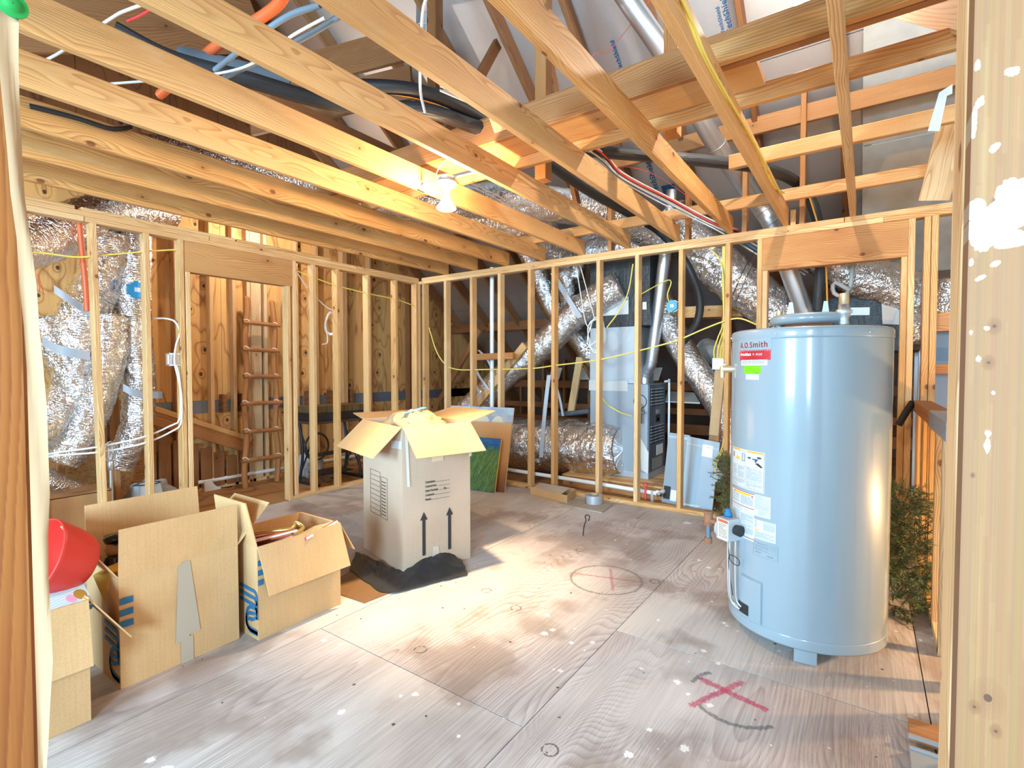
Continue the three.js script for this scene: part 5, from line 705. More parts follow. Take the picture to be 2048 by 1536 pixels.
// ---------------------------------------------------------------- pipes, hoses, cables
cable('insulated_hose', [[-2.844, 2.85, -0.895], [-2.779, 2.8, -1.103], [-2.649, 2.8, -1.412], [-2.491, 2.78, -1.715], [-2.283, 2.78, -1.958], [-2.079, 2.78, -2.148], [-1.893, 2.76, -2.573], [-1.537, 2.76, -3.103], [-1.032, 2.76, -3.633], [-0.634, 2.76, -4.127], [-0.471, 2.789, -4.76], [-0.362, 2.558, -4.85], [-0.338, 2.216, -5], [-0.357, 1.808, -5.1]], 0.042, M.blackWrap, 'black insulated line set snaking above the joists', 'hose');
cable('insulated_hose', [[-2.488, 2.86, -1.714], [-2.097, 2.86, -2.049], [-1.968, 2.84, -2.468], [-1.935, 2.8, -3.251], [-1.92, 2.78, -3.974], [-1.752, 2.7, -4.842], [-1.565, 2.502, -4.95], [-1.41, 2.252, -5], [-1.314, 1.957, -5], [-1.348, 1.721, -5], [-1.513, 1.536, -5.05]], 0.038, M.black, 'thick black hose looping down beside the vent pipe', 'hose');
cable('orange_wire', [[-2.609, 2.93, -1.797], [-2.21, 2.9, -2.158], [-2.078, 2.89, -2.555], [-1.576, 2.83, -3.18], [-1.087, 2.83, -3.699], [-0.652, 2.83, -4.241], [-0.466, 2.81, -4.7], [-0.363, 2.541, -4.78], [-0.296, 2.194, -4.9], [-0.279, 1.835, -5]], 0.007, std({ color: lin(0.75, 0.33, 0.05) }), 'thin orange wire tied along the black line set', 'cable');
{ cable('grey_cloth_hose', [[-2.941, 2.92, -1.203], [-2.817, 2.9, -1.343], [-2.734, 2.9, -1.512], [-2.657, 2.88, -1.64]], 0.05, std({ color: lin(0.13, 0.16, 0.19), roughness: 0.6 }), 'grey sleeved duct resting on the joists beside the black line set', 'hose'); }
cable('orange_conduit', [[-4.82, 2.445, -1.268], [-4.83, 2.264, -1.279], [-4.83, 1.969, -1.297], [-4.83, 1.737, -1.304]], 0.019, M.orange, 'orange corrugated conduit hanging in the left wall', 'conduit');
cable('orange_conduit', [[-2.104, 3, -1.293], [-2.31, 3, -1.355], [-2.77, 2.95, -1.297], [-3.41, 2.9, -1.284]], 0.026, M.orange, 'orange conduit crossing over the joists', 'conduit');
const slate = std({ color: lin(0.2, 0.25, 0.3) });
cable('grey_cable', [[-1.772, 2.72, -1.225], [-1.987, 2.72, -1.186], [-2.561, 2.72, -1.197]], 0.012, slate, 'grey cable crossing the joist gap above the orange conduit', 'cable');
cable('grey_cable', [[-1.7, 2.72, -1.309], [-2.029, 2.72, -1.302], [-2.629, 2.72, -1.252]], 0.012, slate, 'grey cable beside the black line set over the joists', 'cable');
cable('white_cable', [[-2.154, 2.7, -0.859], [-2.387, 2.7, -0.793], [-2.515, 2.7, -0.772], [-2.949, 2.7, -0.724], [-3.163, 2.7, -0.686]], 0.006, M.white, 'white cable crossing the nearest joist gap', 'cable');
cable('white_cable', [[-1.793, 2.7, -1.261], [-1.982, 2.7, -1.249], [-2.448, 2.7, -1.234], [-3.02, 2.7, -0.966], [-3.417, 2.7, -0.72]], 0.006, M.white, 'white cable running over three joists at the left', 'cable');
cable('red_cable', [[-2.206, 2.7, -0.854], [-2.365, 2.7, -0.836], [-2.461, 2.7, -0.817]], 0.006, M.redWire, 'short red cable in the joist gap by the post', 'cable');
cable('black_cable', [[-3.26, 2.542, -0.685], [-3.25, 2.551, -0.849], [-3.25, 2.55, -0.981], [-3.262, 2.577, -1.05], [-3.28, 2.607, -1.094]], 0.012, M.black, 'black cable stapled along a joist face', 'cable');
// white wire bundle over the joists
for (let k = 0; k < 7; k++) { const o = k * 0.02; cable('bundled_wire', [[-1.805, 2.72, -1.938], [-1.553, 2.72, -3.024], [-1.544, 2.72, -3.621], [-1.415, 2.68, -4.267], [-1.066, 2.477, -4.5]].map((p, i) => [p[0] + o * 0.6 * (i % 2 ? 1.2 : 0.8), p[1] + (k % 3) * 0.012, p[2] + o * 0.5]).concat([[-0.881, 2.372, -5]].map((p) => [p[0] + o, p[1] + o, p[2]]), [[-0.502, 2.094, -5.2]].map((p) => [p[0] + o, p[1] + o, p[2]])), 0.006, [M.white, M.blueWire, M.white, M.cream, M.black, M.white, M.redWire][k], ['lowest white', 'blue', 'middle white', 'cream', 'black', 'topmost white', 'red'][k] + ' wire in the bundle running over the joists to the back wall', 'cable', { group: 'wire bundle over the joists' }); }
for (let k = 0; k < 2; k++) cable('thin_wire', [[-2.639, 2.75, -2.831], [-2.599, 2.75, -3.391], [-2.655, 2.72, -4.091], [-2.702, 2.674, -4.75]].map((p) => [p[0] + k * 0.03, p[1] + k * 0.01, p[2]]), 0.0045, k % 2 ? M.cream : M.white, k ? 'thin cream wire passing above the joists behind the lamp' : 'thin white wire passing above the joists behind the lamp', 'cable', { group: 'thin wires behind the lamp' });
cable('white_cable', [[-1.539, 2.9, -1.593], [-1.621, 2.85, -1.631], [-1.855, 2.72, -1.847], [-1.915, 2.64, -1.941]], 0.0075, M.white, 'white cable dropping between the joists near the vent', 'cable');
cable('red_string', [[-1.328, 3.963, -3.633], [-1.714, 3.833, -3.806], [-1.588, 3.381, -3.2], [-2.031, 3.22, -4.2], [-1.595, 3.032, -4.4], [-1.164, 2.669, -4.4]], 0.0022, M.redWire, 'red string stretched under the roof sheathing', 'string');
// yellow cables
const yx = JX[1] + 0.022; cable('yellow_cable', [[yx, 2.56, -1.5], [-0.528, 2.522, -1.781], [-0.528, 2.485, -1.972], [-0.528, 2.488, -2.285], [-0.528, 2.515, -2.695], [-0.528, 2.525, -3.26], [-0.528, 2.508, -3.737], [-0.528, 2.611, -4.289]], 0.0065, M.yellow, 'yellow cable stapled along a joist near the strongback', 'cable');
cable('yellow_cable', [[yx, 2.545, -1.5], [-0.528, 2.525, -1.816], [-0.528, 2.495, -2.028], [-0.528, 2.505, -2.396], [-0.528, 2.529, -2.871], [-0.528, 2.539, -3.435], [-0.528, 2.546, -4.034]].map((p) => [p[0] + 0.008, p[1] - 0.012, p[2]]), 0.0065, M.yellow, 'lower yellow cable of the pair stapled on one joist', 'cable');
cable('yellow_cable', [[-4.69, 2.059, -0.866], [-4.69, 2.101, -1.003], [-4.69, 2.107, -1.205], [-4.69, 2.144, -1.351], [-4.69, 2.228, -1.64], [-4.69, 2.289, -1.875]], 0.0065, M.yellow, 'yellow cable threaded through the studs left of the doorway header', 'cable');
cable('yellow_cable', [[-4.69, 2.284, -2.934], [-4.69, 2.24, -3.147], [-4.69, 2.195, -3.424], [-4.69, 2.163, -3.825], [-4.69, 2.142, -4.246], [-4.69, 2.087, -4.605]], 0.0065, M.yellow, 'yellow cable threaded through the studs between doorway and corner', 'cable');
cable('yellow_cable', [[-4.525, 1.822, -4.64], [-4.406, 1.537, -4.64], [-4.256, 1.361, -4.64], [-4.053, 1.294, -4.64], [-3.632, 1.294, -4.64], [-3.009, 1.305, -4.64], [-2.695, 1.337, -4.64], [-2.206, 1.39, -4.64], [-1.791, 1.471, -4.64], [-1.436, 1.555, -4.64], [-1.174, 1.656, -4.64], [-1.008, 1.713, -4.64], [-0.888, 1.728, -4.64], [-0.752, 1.666, -4.64]], 0.007, M.yellow, 'yellow cable sagging along the whole back wall', 'cable');
cable('yellow_cable', [[-1.873, 2.317, -4.72], [-1.955, 2.059, -4.8], [-2.06, 1.868, -4.8], [-2.142, 1.716, -4.72]], 0.0065, M.yellow, 'yellow cable dropping from the top plate before the plenum', 'cable');
cable('yellow_cable', [[-2.238, 1.366, -4.72], [-2.224, 1.006, -4.8], [-2.08, 0.871, -4.85], [-1.868, 0.836, -4.72]], 0.0065, M.yellow, 'yellow cable drooping before the grey furnace', 'cable');
for (let k = 0; k < 4; k++) { const o = k * 3.4; cable('yellow_cable', [[[-1.046, 2.467, -4.7], [-1.05, 2.08, -4.72], [-1.036, 1.729, -4.71], [-1.084, 1.579, -4.73], [-1.124, 1.47, -4.76], [-1.124, 1.39, -4.78]], [[-1.038, 2.422, -4.7], [-1.044, 2.037, -4.73], [-1.025, 1.684, -4.7], [-1.067, 1.547, -4.73], [-1.094, 1.447, -4.76], [-1.098, 1.389, -4.78]], [[-1.029, 2.421, -4.7], [-1.035, 1.993, -4.73], [-1.02, 1.64, -4.7], [-1.05, 1.511, -4.73], [-1.069, 1.433, -4.76], [-1.073, 1.389, -4.78]], [[-1.159, 2.369, -4.72], [-1.071, 2.255, -4.71], [-1.038, 2.076, -4.7], [-1.03, 1.728, -4.7], [-1.038, 1.511, -4.73], [-1.051, 1.389, -4.78]]][k], 0.0065, M.yellow, ['leftmost', 'second', 'third', 'rightmost'][k] + ' of four yellow cables dropping down the stud into the blue metal switch box', 'cable', { group: 'yellow drops to the switch box' }); }
for (const [lb, ...p] of [['longer', [-1.067, 1.291, -4.74], [-1.023, 1.181, -4.72], [-1.026, 0.673, -4.72], [-1.088, 0.506, -4.76], [-1.126, 0.431, -4.78], [-1.104, 0.376, -4.8]], ['shorter', [-1.029, 0.584, -4.72], [-1.079, 0.484, -4.76], [-1.096, 0.434, -4.78], [-1.078, 0.379, -4.8]]]) cable('yellow_cable', p, 0.0065, M.yellow, lb + ' yellow cable looping into the low outlet box', 'cable', { group: 'yellow loops at the low outlet' });
cable('yellow_cable', [[-2, 2.048, -5.1], [-1.58, 2.159, -4.9], [-1.577, 2.009, -4.85], [-1.536, 1.905, -4.8]], 0.006, M.yellow, 'short yellow cable curving into the round blue box', 'cable');
// white cables of the left wall
cable('white_cable', [[-4.72, 0.679, -0.942], [-4.72, 0.703, -1.068], [-4.7, 0.719, -1.326], [-4.7, 0.762, -1.616], [-4.7, 0.83, -1.794], [-4.66, 0.885, -1.85], [-4.645, 1.126, -1.855], [-4.645, 1.271, -1.843], [-4.645, 1.333, -1.826]], 0.0075, M.white, 'white cable swagging through the left studs, upper of two', 'cable');
cable('white_cable', [[-4.72, 0.651, -0.941], [-4.72, 0.683, -1.06], [-4.7, 0.678, -1.326], [-4.7, 0.711, -1.615], [-4.7, 0.787, -1.812], [-4.66, 0.855, -1.861], [-4.645, 1.085, -1.862], [-4.645, 1.25, -1.835], [-4.645, 1.365, -1.815], [-4.66, 1.497, -1.835], [-4.68, 1.603, -1.874], [-4.7, 1.693, -1.846], [-4.72, 1.714, -1.781], [-4.75, 1.709, -1.707]], 0.0075, M.white, 'white cable swagging through the left studs and up past the outlet box', 'cable');
cable('white_cable', [[-4.86, 1.986, -1.68], [-4.8, 1.859, -1.678], [-4.74, 1.732, -1.651]], 0.006, M.white, 'thin white cable from the blue damper', 'cable');
cable('white_cable', [[-4.7, 2.268, -2.951], [-4.75, 2.118, -3.115], [-4.78, 1.976, -3.324], [-4.76, 1.939, -3.396]], 0.0055, M.white, 'white cable leading down to the coil on the left wall', 'cable');
function coil(label, c, r, nx, turns, tail) { const p = []; for (let i = 0; i <= turns * 14; i++) { const a = i / 14 * 6.283, q = r * (1 + 0.09 * Math.sin(i * 1.7)); p.push([c[0] + (nx ? q * 0.16 * Math.sin(i * 0.9) : q * 0.55 * Math.cos(a)), c[1] + q * Math.sin(a), c[2] + (nx ? q * 0.6 * Math.cos(a) : 0.02 * Math.sin(i))]); } p.push(...tail); return thing('cable_coil', tubeGeo(p, 0.0055, 400, 6), M.white, label, 'cable'); }
coil('coiled white cable hung on a stud near the doorway', [-4.74, 1.79, -3.367], 0.115, true, 4, [[-4.72, 1.593, -3.308], [-4.7, 1.557, -3.227]]);
coil('coiled white and blue cable hung on a back wall stud', [-2.276, 1.648, -4.76], 0.17, false, 5, [[-2.339, 1.536, -4.74], [-2.442, 1.487, -4.74]]);
cable('white_cable', [[-2.574, 2.464, -4.85], [-2.503, 2.136, -4.83], [-2.427, 1.813, -4.8], [-2.359, 1.704, -4.78]], 0.0055, M.white, 'white cable coming down to the coil at the back wall', 'cable');
cable('white_cable', [[-2.514, 2.404, -4.85], [-2.415, 2.102, -4.83], [-2.303, 1.804, -4.78]], 0.0055, M.cream, 'cream cable beside the white one above the coil', 'cable');
for (let k = 0; k < 2; k++) cable('black_wire', [[-0.84, 2.367, -5], [-0.932, 2.168, -4.95], [-1.016, 1.923, -4.9]].map((p) => [p[0] + k * 0.04, p[1] - k * 0.03, p[2]]), 0.003, M.black, k ? 'lower thin black wire dangling before the wide sloping duct' : 'upper thin black wire dangling before the wide sloping duct', 'cable', { group: 'dangling black wires' });
// white plastic pipes
cable('white_pipe', [[-3.695, 2.514, -4.86], [-3.696, 2.007, -4.86], [-3.697, 1.528, -4.86], [-3.698, 0.835, -4.86]], 0.026, M.pvc, 'white plastic pipe standing behind the back wall', 'pipe');
{ const W = group('drain_line', 'white plastic drain line along the floor behind the back wall', 'pipe'); mesh('pipe', tubeGeo([[-3.45, 0.13, -4.78], [-2.4, 0.115, -4.78], [-1.66, 0.1, -4.78], [-1.62, 0.1, -4.8], [-1.55, 0.14, -5.5]], 0.021, 60, 12), M.pvc, W); mesh('elbow', new THREE.SphereGeometry(0.03, 16, 12).translate(-1.635, 0.1, -4.785), M.pvc, W); mesh('hose_bib', merged([new THREE.CylinderGeometry(0.01, 0.01, 0.12, 10).translate(-1.74, 0.1, -4.74), new THREE.CylinderGeometry(0.022, 0.022, 0.02, 12).translate(-1.74, 0.18, -4.74)]), M.redWire, W); mesh('pipe_strap', bx(-1.69, -1.665, 0.0, 0.13, -4.76, -4.75), M.zinc, W); }
cable('white_pipe', [[-5.77, 0.033, -2.448], [-5.77, 0.089, -2.729], [-5.77, 0.126, -3.183], [-5.77, 0.072, -3.913], [-5.77, 0.088, -4.899]].map((p) => [p[0], 0.1, p[2]]), 0.022, M.pvc, 'white plastic pipe along the foot of the plywood gable', 'pipe');
cable('vent_hose', [[-0.113, 2.206, -5.1], [-0.127, 1.982, -5.12], [-0.178, 1.913, -5.1], [-0.242, 1.948, -5.1], [-0.24, 2.032, -5.1], [-0.16, 1.976, -5.05], [-0.117, 1.937, -5]], 0.017, std({ color: lin(0.5, 0.5, 0.48), roughness: 0.5 }), 'looped pale hose over the black plenum box', 'hose');
cable('dark_pipe', [[-3.193, 0.723, -5.5], [-2.71, 0.796, -5.5]], 0.035, M.greyDark, 'dark insulated pipe behind the fat return duct', 'pipe');
cable('dark_pipe', [[-1.352, 0.493, -5.3], [-1.045, 0.541, -5.3]], 0.035, M.blueInk, 'dark blue pipe behind the grey metal panels', 'pipe');
cable('red_string', [[-4.85, 2.071, -1.013], [-4.83, 1.93, -1.021], [-4.82, 1.823, -1.022], [-4.83, 1.88, -1.041], [-4.84, 1.985, -1.032], [-4.82, 1.828, -1.06]], 0.002, M.redWire, 'tangle of red string hanging by the doorway post', 'string');
// electrical boxes
function blueBox(label, c, ny) { const B = group('junction_box', label, 'junction box', {}, c); mesh('box_body', new THREE.CylinderGeometry(0.05, 0.045, 0.045, 28).rotateX(Math.PI / 2), M.blueBox, B); mesh('rim', new THREE.TorusGeometry(0.053, 0.005, 8, 30).translate(0, 0, -0.02), M.white, B); mesh('box_label', bx(-0.016, 0.016, -0.014, 0.014, 0.0228, 0.0235), M.white, B); for (let k = 0; k < 6; k++) mesh('lug', bx(-0.006, 0.006, 0.045, 0.056, -0.012, 0.018).rotateZ(k * 1.047), M.blueBox, B); if (ny) B.rotation.y = ny; return B; }
blueBox('round blue junction box nailed behind a back wall stud', [-1.499, 1.889, -4.76]);
blueBox('round blue damper box fixed to the upright foil duct', [-4.86, 1.939, -1.631], Math.PI / 2).scale.setScalar(1.25);
{ const B = group('outlet_box', 'grey metal outlet box between the left studs with white cables', 'outlet box'); const c = [-4.67, 1.378, -1.836]; mesh('box_body', bx(c[0] - 0.04, c[0], c[1] - 0.05, c[1] + 0.05, c[2] - 0.03, c[2] + 0.06, 0.003), M.zinc, B); mesh('box_rim', merged([bx(c[0], c[0] + 0.004, c[1] - 0.052, c[1] - 0.042, c[2] - 0.032, c[2] + 0.062), bx(c[0], c[0] + 0.004, c[1] + 0.042, c[1] + 0.052, c[2] - 0.032, c[2] + 0.062), bx(c[0], c[0] + 0.004, c[1] - 0.05, c[1] + 0.05, c[2] + 0.052, c[2] + 0.062)]), M.white, B); }
{ const B = group('switch_box', 'blue metal switch box on the stud beside the water heater', 'switch box'); const c = [-1.094, 1.349, -4.8]; mesh('box_body', bx(c[0] - 0.05, c[0] + 0.05, c[1] - 0.055, c[1] + 0.05, -4.83, -4.78, 0.003), std({ color: lin(0.3, 0.45, 0.55), metalness: 0.6, roughness: 0.35 }), B); for (let k = 0; k < 4; k++) mesh('knockout', new THREE.CylinderGeometry(0.009, 0.009, 0.004, 12).rotateX(Math.PI / 2).translate(c[0] - 0.03 + (k % 2) * 0.05, c[1] - 0.03 + Math.floor(k / 2) * 0.045, -4.779), M.zinc, B); }
{ const B = group('outlet_box', 'pale outlet box low on the stud beside the metal panels', 'outlet box'); const c = [-1.082, 0.333, -4.8]; mesh('box_body', bx(c[0] - 0.045, c[0] + 0.04, c[1] - 0.055, c[1] + 0.05, -4.84, -4.79, 0.003), M.greyPale, B); for (let k = 0; k < 2; k++) mesh('knockout', new THREE.CylinderGeometry(0.008, 0.008, 0.004, 12).rotateX(Math.PI / 2).translate(c[0] - 0.01, c[1] - 0.02 + k * 0.04, -4.789), M.white, B); }

// ---------------------------------------------------------------- rustic ladder leaning on the gable
{
  const L = group('rustic_ladder', 'rustic pole ladder with lashed rungs leaning on the plywood gable', 'ladder');
  const a0 = [-5.539, 0, -2.834], a1 = [-5.72, 2.09, -2.965], b0 = [-5.577, 0, -3.229], b1 = [-5.72, 2.074, -3.28], bark = [std({ map: TP[1], color: lin(0.62, 0.42, 0.3), roughness: 0.85 })][0];
  const rail = (p, q, w) => { const n = 14, pts = []; for (let i = 0; i <= n; i++) { const c = mix(p, q, i / n); pts.push([c[0], c[1], c[2] + 0.012 * Math.sin(i * 1.3 + w)]); } const m = mesh('rail', tubeGeo(pts, 0.03, 50, 12), bark, L); const ends = mesh('rail_end', new THREE.SphereGeometry(0.0303, 12, 8).translate(...pts[n]), bark, L); return pts; };
  const A = rail(a0, a1, 0), Bp = rail(b0, b1, 2);
  const at = (y, P) => { for (let i = 0; i + 1 < P.length; i++) if (y >= P[i][1] && y <= P[i + 1][1]) return mix(P[i], P[i + 1], (y - P[i][1]) / (P[i + 1][1] - P[i][1])); return P[0]; };
  for (const y of [0.3, 0.61, 0.92, 1.22, 1.52, 1.82]) { const p = add(at(y, A), [0.03, 0, 0.05]), q = add(at(y - 0.01, Bp), [0.03, 0.0, -0.05]); mesh('rung', tubeGeo([p, mix(p, q, 0.5), q], 0.023, 12, 10), bark, L); for (const e of [at(y, A), at(y - 0.01, Bp)]) mesh('lashing', new THREE.TorusGeometry(0.037, 0.005, 6, 20).rotateY(0.6).rotateX(0.6).translate(e[0] + 0.012, e[1], e[2]), M.cream, L); }
}
// ---------------------------------------------------------------- treadle sewing table with a dark patterned basket
{
  const T = group('sewing_table', 'black iron treadle sewing table seen between the left wall studs', 'table'); const x = -5.12, y = 0.72, z = -3.62;
  mesh('table_top', bx(x - 0.2, x + 0.2, y - 0.03, y, z - 0.36, z + 0.36, 0.004), std({ color: lin(0.07, 0.045, 0.035), roughness: 0.35 }), T);
  for (const s of [-0.3, 0.3]) { const g = [tubeGeo([[x - 0.16, 0.02, z + s], [x - 0.1, 0.36, z + s], [x - 0.16, 0.69, z + s]], 0.016, 20, 8), tubeGeo([[x + 0.16, 0.02, z + s], [x + 0.1, 0.36, z + s], [x + 0.16, 0.69, z + s]], 0.016, 20, 8), tubeGeo([[x - 0.15, 0.1, z + s], [x, 0.36, z + s], [x + 0.15, 0.62, z + s]], 0.01, 14, 6), tubeGeo([[x + 0.15, 0.1, z + s], [x, 0.36, z + s], [x - 0.15, 0.62, z + s]], 0.01, 14, 6), bx(x - 0.2, x + 0.2, 0, 0.03, z + s - 0.02, z + s + 0.02)]; mesh('iron_leg', merged(g), M.black, T); }
  mesh('treadle', bx(x - 0.14, x + 0.14, 0.1, 0.115, z - 0.2, z + 0.2), M.black, T); mesh('flywheel', new THREE.TorusGeometry(0.15, 0.012, 8, 36).rotateY(Math.PI / 2).translate(x + 0.02, 0.42, z + 0.2), M.black, T); mesh('cross_bar', bx(x - 0.015, x + 0.015, 0.3, 0.34, z - 0.3, z + 0.3), M.black, T);
  const TB = dataTex(128, 64, (i, j, c) => { const k = vn(i / 3, j / 3) > 0.62 ? 1 : 0; c[0] = 20 + k * 150; c[1] = 18 + k * 120; c[2] = 16 + k * 70; });
  const K = group('patterned_basket', 'dark patterned basket standing on the treadle table', 'basket', {}, [x, y, z]); mesh('basket_body', bx(-0.17, 0.17, 0, 0.09, -0.34, 0.34, 0.006), std({ color: lin(0.02, 0.02, 0.025), roughness: 0.3 }), K); mesh('basket_rim', bx(-0.175, 0.175, 0.09, 0.165, -0.345, 0.345, 0.006), std({ map: rep(TB, 6, 6), roughness: 0.4 }), K);
  const q = group('storage_bag', 'pale bag stored under the treadle table', 'bag', {}, [-5.45, 0, -3.55]); { const g = new THREE.SphereGeometry(0.16, 24, 18); const p = g.attributes.position; for (let i = 0; i < p.count; i++) { const d = 1 + 0.22 * perlin.noise(p.getX(i) * 11, p.getY(i) * 11, p.getZ(i) * 11); p.setXYZ(i, p.getX(i) * d, Math.max(-0.15, p.getY(i) * d), p.getZ(i) * d); } g.translate(0, 0.15, 0); g.computeVertexNormals(); mesh('bag_body', g, std({ color: lin(0.45, 0.44, 0.46), roughness: 0.6 }), q); }
}
// ---------------------------------------------------------------- paintings leaning in the corner of the back wall
function painting(label, c, draw, edge) { const P0 = group('painting', label, 'painting'); const g = sheet(c, 0.02); const uv = g.attributes.uv, L = uv.getX(1), h = uv.getY(3); for (let i = 0; i < 4; i++) uv.setXY(i, [0, 1, 1, 0][i], [0, 0, 1, 1][i]); const canv = sheet(c, 0.001), u2 = canv.attributes.uv; for (let i = 0; i < 4; i++) u2.setXY(i, [0, 1, 1, 0][i], [0, 0, 1, 1][i]); mesh('stretcher', sheet(c.map((p) => add(p, [0, 0, -0.0015])), 0.022), edge, P0); mesh('canvas', canv, std({ map: canvasTex(512, 640, draw), roughness: 0.5 }), P0); return P0; }
painting('tall painting of white shapes on a blue grey sky, rearmost of the three', [[-3.96, 0.001, -4.24], [-3.16, 0.001, -4.36], [-3.15, 0.875, -4.53], [-3.95, 0.875, -4.41]], (g, w, h) => { g.fillStyle = '#93a3b4'; g.fillRect(0, 0, w, h); for (let i = 0; i < 500; i++) { g.fillStyle = `rgba(${150 + rnd() * 70},${165 + rnd() * 60},${180 + rnd() * 50},.25)`; g.beginPath(); g.ellipse(rnd() * w, rnd() * h, 30, 14, 0, 0, 7); g.fill(); } for (const [x, y, a, b] of [[90, 110, 40, 40], [240, 110, 90, 50], [400, 130, 45, 60]]) { g.fillStyle = '#d8d3c4'; g.beginPath(); g.ellipse(x, y, a, b, 0, 0, 7); g.fill(); g.fillRect(x - a, y, a * 2, 200); } }, M.white);
painting('tan and rust coloured painting between two others', [[-3.72, 0.001, -4.21], [-3.1, 0.001, -4.285], [-3.1, 0.72, -4.42], [-3.72, 0.72, -4.345]], (g, w, h) => { const q = g.createLinearGradient(0, 0, 0, h); q.addColorStop(0, '#c99d6c'); q.addColorStop(0.55, '#b98048'); q.addColorStop(1, '#6a3210'); g.fillStyle = q; g.fillRect(0, 0, w, h); for (let i = 0; i < 700; i++) { g.strokeStyle = `rgba(${160 + rnd() * 80},${90 + rnd() * 70},${30 + rnd() * 60},.3)`; g.beginPath(); const x = rnd() * w, y = rnd() * h; g.moveTo(x, y); g.lineTo(x + rnd() * 20 - 10, y - 50); g.stroke(); } }, std({ color: lin(0.6, 0.4, 0.2) }));
painting('blue and green grass painting in front of two others', [[-3.72, 0.001, -4.14], [-3.17, 0.001, -4.205], [-3.16, 0.56, -4.31], [-3.71, 0.56, -4.245]], (g, w, h) => { g.fillStyle = '#0f4f86'; g.fillRect(0, 0, w, h); for (let i = 0; i < 500; i++) { g.fillStyle = `rgba(${10 + rnd() * 30},${80 + rnd() * 80},${150 + rnd() * 70},.25)`; g.fillRect(rnd() * w, rnd() * h * 0.6, 40, 18); } for (let i = 0; i < 3800; i++) { const y = h * 0.3 + rnd() * h * 0.75, k = rnd(); g.strokeStyle = `rgba(${20 + k * 110},${50 + k * 110},${20 + k * 40},.75)`; g.lineWidth = 1 + rnd() * 3; const x = rnd() * w; g.beginPath(); g.moveTo(x, y); g.quadraticCurveTo(x + 8, y - 50, x + 20 + rnd() * 26, y - 70 - rnd() * 60); g.stroke(); } }, std({ color: lin(0.65, 0.5, 0.08) }));
